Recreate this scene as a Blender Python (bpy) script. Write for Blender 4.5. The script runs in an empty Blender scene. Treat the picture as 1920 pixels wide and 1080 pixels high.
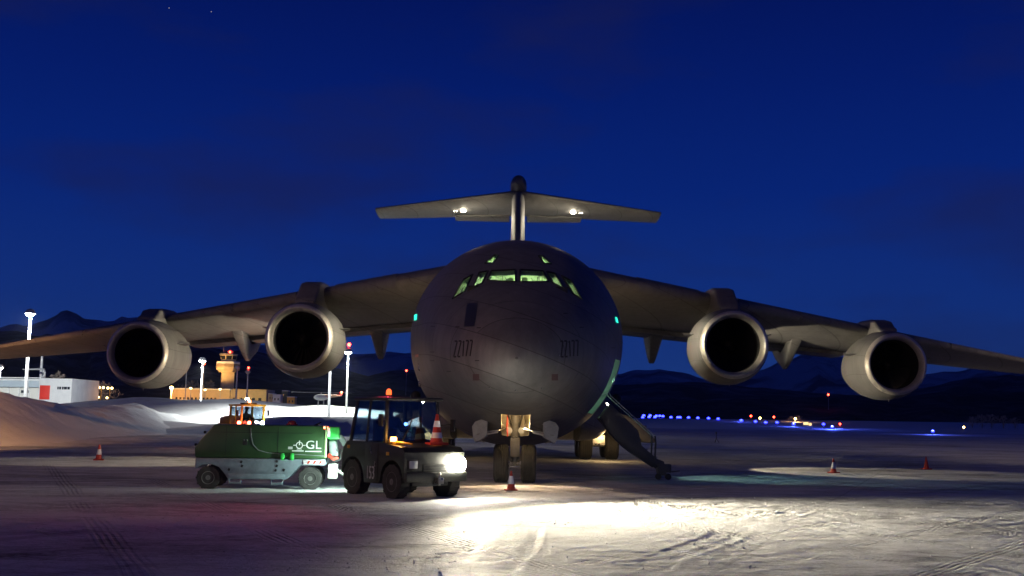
import bpy, bmesh, math, random
from mathutils import Vector, Matrix, Euler, noise
from mathutils.bvhtree import BVHTree
R = math.radians
random.seed(11)
S = bpy.context.scene
C = S.collection

# ------------------------------------------------------------------ camera
FPX = 2075.0                      # focal length in pixels of a 1920 wide frame
EYE = Vector((0.0, 0.0, 1.68))
PITCH, ROLL = math.atan(244 / FPX), R(0.9)
CAMROT = Euler((math.pi / 2 + PITCH, 0, 0)).to_matrix() @ Matrix.Rotation(ROLL, 3, 'Z')
cd = bpy.data.cameras.new('camera'); cam = bpy.data.objects.new('camera', cd); C.objects.link(cam)
cam.matrix_world = Matrix.Translation(EYE) @ CAMROT.to_4x4()
cd.sensor_width = 36; cd.lens = FPX / 1920 * 36; cd.clip_start = 0.1; cd.clip_end = 60000
S.camera = cam

# ------------------------------------------------------------------ dusk sky
W = bpy.data.worlds.new('World'); S.world = W; W.use_nodes = True
wn, wl = W.node_tree.nodes, W.node_tree.links
wn.clear()
wo = wn.new('ShaderNodeOutputWorld'); bg = wn.new('ShaderNodeBackground'); wl.new(bg.outputs[0], wo.inputs[0])
sky = wn.new('ShaderNodeTexSky'); sky.sky_type = 'NISHITA'; sky.sun_disc = False
sky.sun_elevation = R(-1.5); sky.sun_rotation = R(200); sky.altitude = 0; sky.air_density = 1.0; sky.dust_density = 0.2; sky.ozone_density = 6.0
# twilight air: clear blue gradient by elevation, over the sky texture, with thin cloud streaks
tc = wn.new('ShaderNodeTexCoord'); sep = wn.new('ShaderNodeSeparateXYZ'); wl.new(tc.outputs['Generated'], sep.inputs[0])
ramp = wn.new('ShaderNodeValToRGB'); wl.new(sep.outputs['Z'], ramp.inputs[0])
e = ramp.color_ramp.elements
e[0].position = 0.0; e[0].color = (0.015, 0.055, 0.245, 1)
e[1].position = 1.0; e[1].color = (0.0002, 0.0010, 0.016, 1)
for p, c in ((0.10, (0.0068, 0.036, 0.240)), (0.20, (0.0022, 0.0195, 0.195)), (0.29, (0.0012, 0.0118, 0.148)), (0.37, (0.0008, 0.0070, 0.105)), (0.46, (0.0006, 0.0045, 0.066)), (0.6, (0.0004, 0.003, 0.038))):
    k = e.new(p); k.color = c + (1,)
mp = wn.new('ShaderNodeMapping'); mp.inputs['Scale'].default_value = (2.2, 2.2, 7.0); wl.new(tc.outputs['Generated'], mp.inputs[0])
nz = wn.new('ShaderNodeTexNoise'); nz.inputs['Scale'].default_value = 1.6; nz.inputs['Detail'].default_value = 6; wl.new(mp.outputs[0], nz.inputs['Vector'])
cr = wn.new('ShaderNodeValToRGB'); wl.new(nz.outputs['Fac'], cr.inputs[0])
cr.color_ramp.elements[0].position = 0.50; cr.color_ramp.elements[0].color = (0, 0, 0, 1)
cr.color_ramp.elements[1].position = 0.72; cr.color_ramp.elements[1].color = (0.62, 0.62, 0.62, 1)
cm = wn.new('ShaderNodeMix'); cm.data_type = 'RGBA'
wl.new(cr.outputs[0], cm.inputs['Factor']); wl.new(ramp.outputs[0], cm.inputs['A']); cm.inputs['B'].default_value = (0.012, 0.014, 0.062, 1)
sm = wn.new('ShaderNodeMix'); sm.data_type = 'RGBA'; sm.blend_type = 'ADD'; sm.inputs['Factor'].default_value = 0.004
wl.new(cm.outputs['Result'], sm.inputs['A']); wl.new(sky.outputs[0], sm.inputs['B'])
wl.new(sm.outputs['Result'], bg.inputs[0]); bg.inputs[1].default_value = 1.0
S.view_settings.view_transform = 'Standard'; S.view_settings.look = 'None'
S.view_settings.exposure = 0.0; S.view_settings.gamma = 1.0; S.view_settings.use_curve_mapping = False
S.render.engine = 'CYCLES'
S.cycles.use_denoising = True
S.cycles.max_bounces = 6; S.cycles.transparent_max_bounces = 12; S.cycles.sample_clamp_indirect = 4
S.cycles.use_light_tree = True

# ------------------------------------------------------------------ helpers
def ray(px, py):
    return (CAMROT @ Vector(((px - 960) / FPX, (540 - py) / FPX, -1))).normalized()
def P(px, py, d):                 # the point at forward distance d
    r = ray(px, py); return EYE + r * (d / r.y)
def G(px, py, z=0.0):             # the point on the ground
    r = ray(px, py); return EYE + r * ((z - EYE.z) / r.z)

class MB:
    def __init__(s): s.v, s.f, s.m = [], [], []
    def add(s, v, f, mi=0, M=None):
        o = len(s.v)
        s.v += [tuple((M @ Vector(p)) if M else p) for p in v]
        s.f += [tuple(i + o for i in q) for q in f]; s.m += [mi] * len(f)
        return s
    def box(s, c, d, rot=None, mi=0, taper=1.0):
        x, y, z = d[0] / 2, d[1] / 2, d[2] / 2
        v = [Vector((sx * x * (taper if sz > 0 else 1), sy * y * (taper if sz > 0 else 1), sz * z)) for sz in (-1, 1) for sy in (-1, 1) for sx in (-1, 1)]
        M = Matrix.Translation(c) @ (rot.to_4x4() if rot else Matrix())
        return s.add(v, [(0, 2, 3, 1), (4, 5, 7, 6), (0, 1, 5, 4), (2, 6, 7, 3), (0, 4, 6, 2), (1, 3, 7, 5)], mi, M)
    def cyl(s, a, b, r0, r1=None, n=16, cap=True, mi=0):
        a, b = Vector(a), Vector(b); r1 = r0 if r1 is None else r1
        q = (b - a).to_track_quat('Z', 'Y').to_matrix(); L = (b - a).length
        return s.lathe([(r0, 0), (r1, L)], a, q, n, cap, mi)
    def lathe(s, prof, o=(0, 0, 0), q=None, n=24, cap=True, mi=0, closed=False):
        q = q or Matrix.Identity(3); o = Vector(o); v = []
        for r, t in prof:
            for k in range(n):
                a = 2 * math.pi * k / n
                v.append(o + q @ Vector((r * math.cos(a), r * math.sin(a), t)))
        f = []; m = len(prof)
        for i in range(m if closed else m - 1):
            j = (i + 1) % m
            for k in range(n):
                l = (k + 1) % n; f.append((i * n + k, i * n + l, j * n + l, j * n + k))
        if cap and not closed:
            f.append(tuple(range(n - 1, -1, -1))); f.append(tuple((m - 1) * n + k for k in range(n)))
        return s.add(v, f, mi)
    def loft(s, rings, cap=True, mi=0):
        n = len(rings[0]); v = [p for r in rings for p in r]; f = []
        for i in range(len(rings) - 1):
            for k in range(n):
                l = (k + 1) % n; f.append((i * n + k, i * n + l, (i + 1) * n + l, (i + 1) * n + k))
        if cap:
            f.append(tuple(range(n - 1, -1, -1))); f.append(tuple((len(rings) - 1) * n + k for k in range(n)))
        return s.add(v, f, mi)
    def prism(s, pts, vec, mi=0):
        vec = Vector(vec); n = len(pts); a = [Vector(p) for p in pts]
        v = a + [p + vec for p in a]
        f = [tuple(range(n)), tuple(range(2 * n - 1, n - 1, -1))] + [(k, n + k, n + (k + 1) % n, (k + 1) % n) for k in range(n)]
        return s.add(v, f, mi)
    def tube(s, pts, r, n=8, mi=0):
        pts = [Vector(p) for p in pts]; rings = []
        for i, p in enumerate(pts):
            t = (pts[min(i + 1, len(pts) - 1)] - pts[max(i - 1, 0)]).normalized()
            q = t.to_track_quat('Z', 'Y').to_matrix()
            rr = r[i] if isinstance(r, (list, tuple)) else r
            rings.append([p + q @ Vector((rr * math.cos(2 * math.pi * k / n), rr * math.sin(2 * math.pi * k / n), 0)) for k in range(n)])
        return s.loft(rings, True, mi)
    def ball(s, c, r, n=16, m=10, sc=(1, 1, 1), mi=0):
        prof = [(max(1e-4, math.sin(math.pi * i / m)), -math.cos(math.pi * i / m)) for i in range(m + 1)]
        v0 = len(s.v); s.lathe(prof, (0, 0, 0), None, n, True, mi)
        for i in range(v0, len(s.v)):
            x, y, z = s.v[i]; s.v[i] = (c[0] + x * r * sc[0], c[1] + y * r * sc[1], c[2] + z * r * sc[2])
        return s
    def build(s, name, mat, parent=None, bevel=0.0, smooth=True, angle=35, seg=2, **tags):
        me = bpy.data.meshes.new(name); me.from_pydata(s.v, [], s.f)
        bm = bmesh.new(); bm.from_mesh(me)
        if len(set(s.m)) > 1:
            for f, mi in zip(bm.faces, s.m): f.material_index = mi
        bmesh.ops.remove_doubles(bm, verts=bm.verts, dist=1e-5)
        bmesh.ops.recalc_face_normals(bm, faces=bm.faces)
        if bevel:
            ed = [x for x in bm.edges if len(x.link_faces) == 2 and x.calc_face_angle(0) > R(28)]
            bmesh.ops.bevel(bm, geom=ed, offset=bevel, offset_type='OFFSET', segments=seg, profile=0.5, affect='EDGES', clamp_overlap=True)
        bm.to_mesh(me); bm.free()
        return link(name, me, mat, parent, smooth, angle, **tags)
def link(name, me, mat, parent=None, smooth=True, angle=35, **tags):
    o = bpy.data.objects.new(name, me)
    for m in (mat if isinstance(mat, (list, tuple)) else [mat]): me.materials.append(m)
    if smooth:
        me.shade_smooth(); me.set_sharp_from_angle(angle=R(angle))
    C.objects.link(o)
    if parent: o.parent = parent
    return tag(o, **tags)
def tag(o, label=None, cat=None, group=None, kind=None):
    if label: o['label'] = label
    if cat: o['category'] = cat
    if group: o['group'] = group
    if kind: o['kind'] = kind
    return o
def thing(name, label, cat, loc=(0, 0, 0), rz=0.0, group=None):
    o = bpy.data.objects.new(name, None); C.objects.link(o)
    o.empty_display_size = 0.2; o.location = loc; o.rotation_euler = (0, 0, rz)
    return tag(o, label, cat, group)
def copy_tree(o, parent=None, **tags):
    c = o.copy(); C.objects.link(c); c.parent = parent
    for ch in list(o.children): copy_tree(ch, c)
    return tag(c, **tags)
def lamp(kind, name, loc, power, color, parent=None, aim=None, radius=0.05, cone=60, blend=0.5, scale=None):
    l = bpy.data.lights.new(name, kind); l.energy = power; l.color = color; l.shadow_soft_size = radius
    o = bpy.data.objects.new(name, l); C.objects.link(o); o.location = loc
    if kind == 'SPOT':
        l.spot_size = R(cone); l.spot_blend = blend
    if aim is not None:
        o.rotation_euler = (Vector(aim) - Vector(loc)).to_track_quat('-Z', 'Y').to_euler()
    if scale: o.scale = scale
    if parent: o.parent = parent
    return o
def pchip(tab):
    xs = [t[0] for t in tab]; ys = [t[1] for t in tab]; n = len(xs)
    h = [xs[i + 1] - xs[i] for i in range(n - 1)]; dl = [(ys[i + 1] - ys[i]) / h[i] for i in range(n - 1)]
    m = [dl[0]] + [0.0] * (n - 2) + [dl[-1]]
    for i in range(1, n - 1):
        if dl[i - 1] * dl[i] > 0:
            w1, w2 = 2 * h[i] + h[i - 1], h[i] + 2 * h[i - 1]
            m[i] = (w1 + w2) / (w1 / dl[i - 1] + w2 / dl[i])
    def f(x):
        x = min(max(x, xs[0]), xs[-1])
        i = max(j for j in range(n - 1) if xs[j] <= x) if x < xs[-1] else n - 2
        t = (x - xs[i]) / h[i]
        return (2*t**3-3*t*t+1)*ys[i] + (t**3-2*t*t+t)*h[i]*m[i] + (-2*t**3+3*t*t)*ys[i+1] + (t**3-t*t)*h[i]*m[i+1]
    return f
def lin(tab):
    def f(x):
        if x <= tab[0][0]: return tab[0][1]
        for (a, b), (c, d) in zip(tab, tab[1:]):
            if x <= c: return b + (d - b) * (x - a) / (c - a)
        return tab[-1][1]
    return f

# ------------------------------------------------------------------ materials
def mat(name, col, rough=0.5, metal=0.0, col2=None, nscale=4.0, bump=0.0, bscale=30.0, emis=None, es=0.0, coat=0.0, spec=0.5, stretch=(1, 1, 1)):
    m = bpy.data.materials.new(name); m.use_nodes = True
    n, l = m.node_tree.nodes, m.node_tree.links; b = n['Principled BSDF']
    b.inputs['Base Color'].default_value = (*col, 1); b.inputs['Roughness'].default_value = rough
    b.inputs['Metallic'].default_value = metal; b.inputs['Coat Weight'].default_value = coat
    b.inputs['Specular IOR Level'].default_value = spec
    if emis: b.inputs['Emission Color'].default_value = (*emis, 1); b.inputs['Emission Strength'].default_value = es
    if col2 or bump:
        t = n.new('ShaderNodeTexCoord'); mpg = n.new('ShaderNodeMapping'); l.new(t.outputs['Object'], mpg.inputs[0]); mpg.inputs['Scale'].default_value = stretch
    if col2:
        a = n.new('ShaderNodeTexNoise'); a.inputs['Scale'].default_value = nscale; a.inputs['Detail'].default_value = 8; a.inputs['Roughness'].default_value = 0.62
        l.new(mpg.outputs[0], a.inputs['Vector'])
        r = n.new('ShaderNodeValToRGB'); l.new(a.outputs['Fac'], r.inputs[0])
        r.color_ramp.elements[0].position = 0.33; r.color_ramp.elements[0].color = (*col, 1)
        r.color_ramp.elements[1].position = 0.68; r.color_ramp.elements[1].color = (*col2, 1)
        l.new(r.outputs[0], b.inputs['Base Color'])
        rr = n.new('ShaderNodeMapRange'); l.new(a.outputs['Fac'], rr.inputs[0])
        rr.inputs[3].default_value = max(0.02, rough - 0.1); rr.inputs[4].default_value = min(1, rough + 0.12); l.new(rr.outputs[0], b.inputs['Roughness'])
    if bump:
        a = n.new('ShaderNodeTexNoise'); a.inputs['Scale'].default_value = bscale; a.inputs['Detail'].default_value = 6; l.new(mpg.outputs[0], a.inputs['Vector'])
        bn = n.new('ShaderNodeBump'); bn.inputs['Strength'].default_value = bump; bn.inputs['Distance'].default_value = 0.03
        l.new(a.outputs['Fac'], bn.inputs['Height']); l.new(bn.outputs[0], b.inputs['Normal'])
    return m
def emit(name, col, s): return mat(name, (0.02, 0.02, 0.02), 0.4, emis=col, es=s)
def glass(name, tint=(0.75, 0.85, 0.85), refl=0.10):
    m = bpy.data.materials.new(name); m.use_nodes = True
    n, l = m.node_tree.nodes, m.node_tree.links; n.clear()
    o = n.new('ShaderNodeOutputMaterial'); mx = n.new('ShaderNodeMixShader'); t = n.new('ShaderNodeBsdfTransparent'); g = n.new('ShaderNodeBsdfGlossy')
    fr = n.new('ShaderNodeFresnel'); fr.inputs[0].default_value = 1.45
    ad = n.new('ShaderNodeMath'); ad.operation = 'ADD'; ad.inputs[1].default_value = refl * 0.4; ad.use_clamp = True
    t.inputs[0].default_value = (*tint, 1); g.inputs['Roughness'].default_value = 0.03
    ge = n.new('ShaderNodeNewGeometry'); fm = n.new('ShaderNodeMath'); fm.operation = 'SUBTRACT'; fm.inputs[0].default_value = 1; l.new(ge.outputs['Backfacing'], fm.inputs[1])
    l.new(fr.outputs[0], ad.inputs[0]); fx = n.new('ShaderNodeMath'); fx.operation = 'MULTIPLY'; l.new(ad.outputs[0], fx.inputs[0]); l.new(fm.outputs[0], fx.inputs[1]); l.new(fx.outputs[0], mx.inputs[0]); l.new(t.outputs[0], mx.inputs[1]); l.new(g.outputs[0], mx.inputs[2]); l.new(mx.outputs[0], o.inputs[0])
    return m
M = {}
M['grey'] = mat('aircraft_grey_paint', (0.135, 0.135, 0.138), 0.58, col2=(0.175, 0.172, 0.168), nscale=0.9, bump=0.02, bscale=6, stretch=(1.4, 0.35, 1.4))
def seams(m):
    n, l = m.node_tree.nodes, m.node_tree.links; b = n['Principled BSDF']; src = b.inputs['Base Color'].links[0].from_socket
    t = n.new('ShaderNodeTexCoord'); sp = n.new('ShaderNodeSeparateXYZ'); l.new(t.outputs['Object'], sp.inputs[0]); cb = n.new('ShaderNodeCombineXYZ'); l.new(sp.outputs['Y'], cb.inputs[0])
    ad = n.new('ShaderNodeMath'); ad.operation = 'MULTIPLY_ADD'; l.new(sp.outputs['X'], ad.inputs[0]); ad.inputs[1].default_value = 0.35; l.new(sp.outputs['Z'], ad.inputs[2]); l.new(ad.outputs[0], cb.inputs[1])
    bk = n.new('ShaderNodeTexBrick'); l.new(cb.outputs[0], bk.inputs['Vector']); bk.inputs['Scale'].default_value = 1; bk.inputs['Brick Width'].default_value = 1.35; bk.inputs['Row Height'].default_value = 0.82; bk.inputs['Mortar Size'].default_value = 0.012; bk.inputs['Mortar Smooth'].default_value = 0.3
    bk.inputs['Color1'].default_value = (1, 1, 1, 1); bk.inputs['Color2'].default_value = (.84, .85, .87, 1); bk.inputs['Mortar'].default_value = (.42, .42, .42, 1)
    st = n.new('ShaderNodeTexNoise'); st.inputs['Scale'].default_value = 1.0; st.inputs['Detail'].default_value = 7; st.inputs['Roughness'].default_value = .7
    mp = n.new('ShaderNodeMapping'); mp.inputs['Scale'].default_value = (3.5, 3.5, .6); l.new(t.outputs['Object'], mp.inputs[0]); l.new(mp.outputs[0], st.inputs['Vector'])
    r = n.new('ShaderNodeMapRange'); l.new(st.outputs['Fac'], r.inputs[0]); r.inputs[1].default_value = .3; r.inputs[2].default_value = .7; r.inputs[3].default_value = .72; r.inputs[4].default_value = 1.12
    m1 = n.new('ShaderNodeMix'); m1.data_type = 'RGBA'; m1.blend_type = 'MULTIPLY'; m1.inputs['Factor'].default_value = 1; l.new(src, m1.inputs['A']); l.new(bk.outputs['Color'], m1.inputs['B'])
    m2 = n.new('ShaderNodeMix'); m2.data_type = 'RGBA'; m2.blend_type = 'MULTIPLY'; m2.inputs['Factor'].default_value = 1; l.new(m1.outputs['Result'], m2.inputs['A']); l.new(r.outputs[0], m2.inputs['B']); l.new(m2.outputs['Result'], b.inputs['Base Color'])
seams(M['grey'])
M['grey_dark'] = mat('aircraft_dark_grey', (0.05, 0.05, 0.055), 0.5, col2=(0.07, 0.07, 0.075))
M['grey_panel'] = mat('aircraft_panel_grey', (0.03, 0.034, 0.045), 0.4)
M['marking'] = mat('marking_black', (0.015, 0.015, 0.015), 0.55)
M['lip'] = mat('inlet_lip_metal', (0.60, 0.57, 0.52), 0.42, 0.45, col2=(0.46, 0.44, 0.40), nscale=3)
M['liner'] = mat('shaded_inlet_liner', (0.012, 0.012, 0.013), 0.6)  # near black: the duct's inner shade is put into the colour
M['blade'] = mat('fan_blade_titanium', (0.16, 0.16, 0.165), 0.30, 0.9)
M['hot'] = mat('exhaust_metal', (0.16, 0.13, 0.10), 0.4, 0.8)
M['white'] = mat('gear_white_paint', (0.62, 0.62, 0.58), 0.45, col2=(0.5, 0.49, 0.45), nscale=8)
M['steel'] = mat('oiled_steel', (0.42, 0.41, 0.39), 0.28, 0.9, col2=(0.3, 0.28, 0.25), nscale=12)
M['tyre'] = mat('tyre_rubber', (0.018, 0.017, 0.016), 0.75, col2=(0.045, 0.043, 0.042), nscale=6, bump=0.25, bscale=40)
M['tyre_snow'] = mat('tyre_snow_packed', (0.55, 0.57, 0.6), 0.8, col2=(0.03, 0.03, 0.03), nscale=14)
M['rim'] = mat('wheel_rim_grey', (0.22, 0.22, 0.21), 0.5, 0.3, col2=(0.12, 0.12, 0.11), nscale=9)
M['cockpit'] = mat('cockpit_lining', (0.42, 0.47, 0.36), 0.7, col2=(0.25, 0.30, 0.22), nscale=5)
M['doorlining'] = mat('door_lining', (0.34, 0.44, 0.36), 0.55, col2=(0.26, 0.34, 0.28), nscale=6)
M['bay'] = mat('wheel_well_paint', (0.66, 0.6, 0.46), 0.5, col2=(0.5, 0.42, 0.3), nscale=7)
M['red'] = mat('hydraulic_red', (0.5, 0.05, 0.03), 0.45)
M['black'] = mat('matt_black', (0.012, 0.012, 0.013), 0.6)
M['glass'] = glass('clear_glass'); M['glass_dark'] = glass('vehicle_glass', (0.62, 0.68, 0.72), 0.12)
M['headrest'] = mat('headrest_cover', (0.8, 0.8, 0.72), 0.8)
M['olive'] = mat('olive_vehicle_paint', (0.020, 0.022, 0.017), 0.45, col2=(0.040, 0.040, 0.032), nscale=7, bump=0.05, bscale=14)
M['green'] = mat('power_unit_green_paint', (0.024, 0.062, 0.020), 0.36, col2=(0.034, 0.080, 0.028), nscale=3, bump=0.03, bscale=9)
M['lime'] = mat('lime_plastic', (0.05, 0.62, 0.10), 0.4)
M['chassis'] = mat('chassis_blue_grey', (0.22, 0.27, 0.31), 0.5, col2=(0.15, 0.19, 0.22), nscale=6, bump=0.06, bscale=12)
M['yellow'] = mat('tractor_yellow_paint', (0.72, 0.36, 0.02), 0.4, col2=(0.55, 0.27, 0.02), nscale=6)
M['orange_cone'] = mat('cone_orange_rubber', (0.55, 0.05, 0.025), 0.55, col2=(0.40, 0.035, 0.02), nscale=12)
M['reflect'] = mat('white_reflective_band', (0.78, 0.78, 0.80), 0.35)
M['canvas'] = mat('grey_canvas_hose', (0.25, 0.28, 0.27), 0.8, col2=(0.14, 0.16, 0.16), nscale=7)
M['jacket'] = mat('navy_work_jacket', (0.012, 0.018, 0.05), 0.8)
M['skin'] = mat('skin', (0.5, 0.3, 0.22), 0.6)
M['galv'] = mat('galvanised_pole', (0.55, 0.56, 0.57), 0.5, 0.2, col2=(0.42, 0.43, 0.44), nscale=3)
M['wall_white'] = mat('white_cladding', (0.74, 0.75, 0.76), 0.6, col2=(0.62, 0.64, 0.66), nscale=0.7)
M['wall_orange'] = mat('sandy_render', (0.56, 0.44, 0.30), 0.8, col2=(0.46, 0.36, 0.24), nscale=0.6)
M['wall_grey'] = mat('grey_render', (0.30, 0.30, 0.32), 0.8, col2=(0.22, 0.22, 0.24), nscale=0.6)
M['reddoor'] = mat('red_door_paint', (0.62, 0.035, 0.025), 0.5)
M['window'] = mat('window_glass_dark', (0.02, 0.025, 0.035), 0.08)
M['roof_snow'] = mat('roof_snow', (0.72, 0.74, 0.78), 0.9, bump=0.3, bscale=3)
M['bark'] = mat('frosted_bark', (0.10, 0.08, 0.07), 0.9, col2=(0.3, 0.28, 0.27), nscale=5)
M['frost'] = mat('frosted_twigs', (0.36, 0.31, 0.28), 0.9, col2=(0.2, 0.17, 0.15), nscale=2)
M['lampwarm'] = emit('lit_warm_lamp', (1, 0.88, 0.66), 60)
M['lampwhite'] = emit('lit_white_lamp', (0.92, 1, 0.94), 90)
M['head'] = emit('lit_headlamp', (1, 0.95, 0.78), 400)
M['lampunlit'] = mat('unlit_headlamp_glass', (0.55, 0.56, 0.55), 0.12)
M['cyan'] = emit('formation_strip', (0.03, 0.95, 0.62), 1.6)
M['redlamp'] = emit('red_obstruction_lamp', (1, 0.04, 0.02), 28)
M['beaconred'] = emit('orange_red_beacon', (1, 0.10, 0.02), 3.0)
M['amber'] = emit('amber_indicator', (1, 0.42, 0.08), 14)
M['blue'] = emit('blue_edge_lamp', (0.018, 0.026, 1), 18)
M['bluelamp'] = emit('blue_cab_lamp', (0.08, 0.2, 1), 22)
M['sodium'] = emit('sodium_lamp', (1, 0.55, 0.15), 60)
M['globe'] = emit('sodium_globe', (1, 0.72, 0.32), 6)
M['whitehead'] = emit('cool_tractor_lamp', (0.75, 0.88, 1), 60)
M['redhead'] = emit('red_tractor_lamp', (1, 0.10, 0.05), 25)
M['signyellow'] = emit('lit_sign_face', (1, 0.7, 0.3), 1.6)
M['star'] = emit('star_light', (1, 0.8, 0.75), 0.5)

def ground_mat(name, dark, snow, cover, tracks=True):
    m = bpy.data.materials.new(name); m.use_nodes = True
    n, l = m.node_tree.nodes, m.node_tree.links; b = n['Principled BSDF']
    b.inputs['Roughness'].default_value = 0.72; b.inputs['Specular IOR Level'].default_value = 0.35
    t = n.new('ShaderNodeTexCoord')
    def noi(s, det, rough=0.6, st=(1, 1, 1), dist=0.0):
        mpg = n.new('ShaderNodeMapping'); mpg.inputs['Scale'].default_value = st; l.new(t.outputs['Object'], mpg.inputs[0])
        a = n.new('ShaderNodeTexNoise'); a.inputs['Scale'].default_value = s; a.inputs['Detail'].default_value = det; a.inputs['Roughness'].default_value = rough
        a.inputs['Distortion'].default_value = dist; l.new(mpg.outputs[0], a.inputs['Vector']); return a.outputs['Fac']
    def mth(op, a, bb, clamp=False):
        k = n.new('ShaderNodeMath'); k.operation = op; k.use_clamp = clamp
        for i, q in enumerate((a, bb)):
            if isinstance(q, (int, float)): k.inputs[i].default_value = q
            else: l.new(q, k.inputs[i])
        return k.outputs[0]
    def rng(v, a, bb, c=0.0, d=1.0):
        k = n.new('ShaderNodeMapRange'); l.new(v, k.inputs[0]); k.inputs[1].default_value = a; k.inputs[2].default_value = bb; k.inputs[3].default_value = c; k.inputs[4].default_value = d; return k.outputs[0]
    big = noi(0.10, 5, 0.55, (1, 1.6, 1)); mid = noi(0.9, 7, 0.62, (0.6, 1.5, 1), 0.6); fine = noi(7, 6, 0.72, (.7, 1.3, 1)); grit = noi(24, 5, 0.75)
    cov = mth('ADD', mth('MULTIPLY', big, 0.75), mth('ADD', mth('MULTIPLY', mid, 0.55), mth('ADD', mth('MULTIPLY', fine, 0.45), mth('MULTIPLY', grit, 0.42))))
    fac = rng(cov, cover - 0.19, cover + 0.09, 0.0, 1.0)
    h = mth('ADD', mth('MULTIPLY', fine, 0.55), mth('ADD', mth('MULTIPLY', grit, 0.30), mth('MULTIPLY', mid, 0.9)))
    if tracks:
        tr = None
        for ang, sc, off in ((38, 0.55, 1.7), (-24, 0.42, 4.1), (72, 0.36, 0.4)):
            mpg = n.new('ShaderNodeMapping'); mpg.inputs['Rotation'].default_value = (0, 0, R(ang)); mpg.inputs['Location'].default_value = (off, 0, 0); l.new(t.outputs['Object'], mpg.inputs[0])
            w = n.new('ShaderNodeTexWave'); w.inputs['Scale'].default_value = sc * 0.35; w.inputs['Distortion'].default_value = 2.2; w.inputs['Detail'].default_value = 2; w.inputs['Detail Scale'].default_value = 0.25
            l.new(mpg.outputs[0], w.inputs['Vector'])
            band = rng(w.outputs['Fac'], 0.86, 0.985)
            w2 = n.new('ShaderNodeTexWave'); w2.inputs['Scale'].default_value = 3.4; w2.inputs['Distortion'].default_value = 2.0; w2.inputs['Detail'].default_value = 2; w2.inputs['Detail Scale'].default_value = 0.3
            l.new(mpg.outputs[0], w2.inputs['Vector'])
            br = mth('MULTIPLY', mth('MULTIPLY', band, rng(w2.outputs['Fac'], 0.3, 0.9)), rng(noi(0.25, 3, 0.5, (1, 1, 1)), 0.42, 0.60))
            tr = br if tr is None else mth('MAXIMUM', tr, br)
        fac = mth('SUBTRACT', fac, mth('MULTIPLY', tr, 0.45), True)
        h = mth('SUBTRACT', h, mth('MULTIPLY', tr, 0.55))
        bk = n.new('ShaderNodeTexBrick'); bk.offset = 0; bk.inputs['Scale'].default_value = 1; bk.inputs['Mortar Size'].default_value = 0.03; bk.inputs['Mortar Smooth'].default_value = 0.4
        bk.inputs['Brick Width'].default_value = 7.0; bk.inputs['Row Height'].default_value = 7.0; bk.inputs['Color1'].default_value = bk.inputs['Color2'].default_value = (1, 1, 1, 1); bk.inputs['Mortar'].default_value = (0, 0, 0, 1)
        bm_ = n.new('ShaderNodeMapping'); bm_.inputs['Rotation'].default_value = (0, 0, .38); bm_.inputs['Location'].default_value = (2.5, 1.2, 0); l.new(t.outputs['Object'], bm_.inputs[0]); l.new(bm_.outputs[0], bk.inputs['Vector'])
        fac = mth('MULTIPLY', fac, rng(bk.outputs['Fac'], 0, 1, 1.0, 0.72))
    speck = mth('MULTIPLY', rng(grit, 0.57, 0.66), rng(noi(0.8, 4, 0.6, (.5, 1.4, 1)), 0.44, 0.62))
    fac = mth('SUBTRACT', fac, mth('MULTIPLY', speck, 0.8), True)
    mx = n.new('ShaderNodeMix'); mx.data_type = 'RGBA'; l.new(fac, mx.inputs['Factor'])
    mx.inputs['A'].default_value = (*dark, 1); mx.inputs['B'].default_value = (*snow, 1); l.new(mx.outputs['Result'], b.inputs['Base Color'])
    bn = n.new('ShaderNodeBump'); bn.inputs['Strength'].default_value = 1.0; bn.inputs['Distance'].default_value = 0.06
    l.new(h, bn.inputs['Height']); l.new(bn.outputs[0], b.inputs['Normal'])
    return m
M['apron'] = ground_mat('snow_swept_concrete', (0.13, 0.125, 0.12), (0.70, 0.70, 0.71), 1.03)
M['snow'] = ground_mat('ploughed_snow', (0.36, 0.35, 0.35), (0.72, 0.72, 0.73), 0.94, tracks=False)

def hill_mat(name, base, snow, lo, hi, sc):
    m = bpy.data.materials.new(name); m.use_nodes = True
    n, l = m.node_tree.nodes, m.node_tree.links; b = n['Principled BSDF']; b.inputs['Roughness'].default_value = 0.95; b.inputs['Specular IOR Level'].default_value = 0.1
    t = n.new('ShaderNodeTexCoord'); a = n.new('ShaderNodeTexNoise'); a.inputs['Scale'].default_value = sc; a.inputs['Detail'].default_value = 9; a.inputs['Roughness'].default_value = 0.65
    l.new(t.outputs['Object'], a.inputs['Vector']); r = n.new('ShaderNodeValToRGB'); l.new(a.outputs['Fac'], r.inputs[0])
    r.color_ramp.elements[0].position = lo; r.color_ramp.elements[0].color = (*base, 1); r.color_ramp.elements[1].position = hi; r.color_ramp.elements[1].color = (*snow, 1)
    l.new(r.outputs[0], b.inputs['Base Color']); return m

# ------------------------------------------------------------------ setting: ground, snow, hills
MB().add([(-9000, -400, 0), (9000, -400, 0), (9000, 14000, 0), (-9000, 14000, 0)], [(0, 1, 2, 3)]).build('apron', M['apron'], smooth=False, kind='structure')

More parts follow.
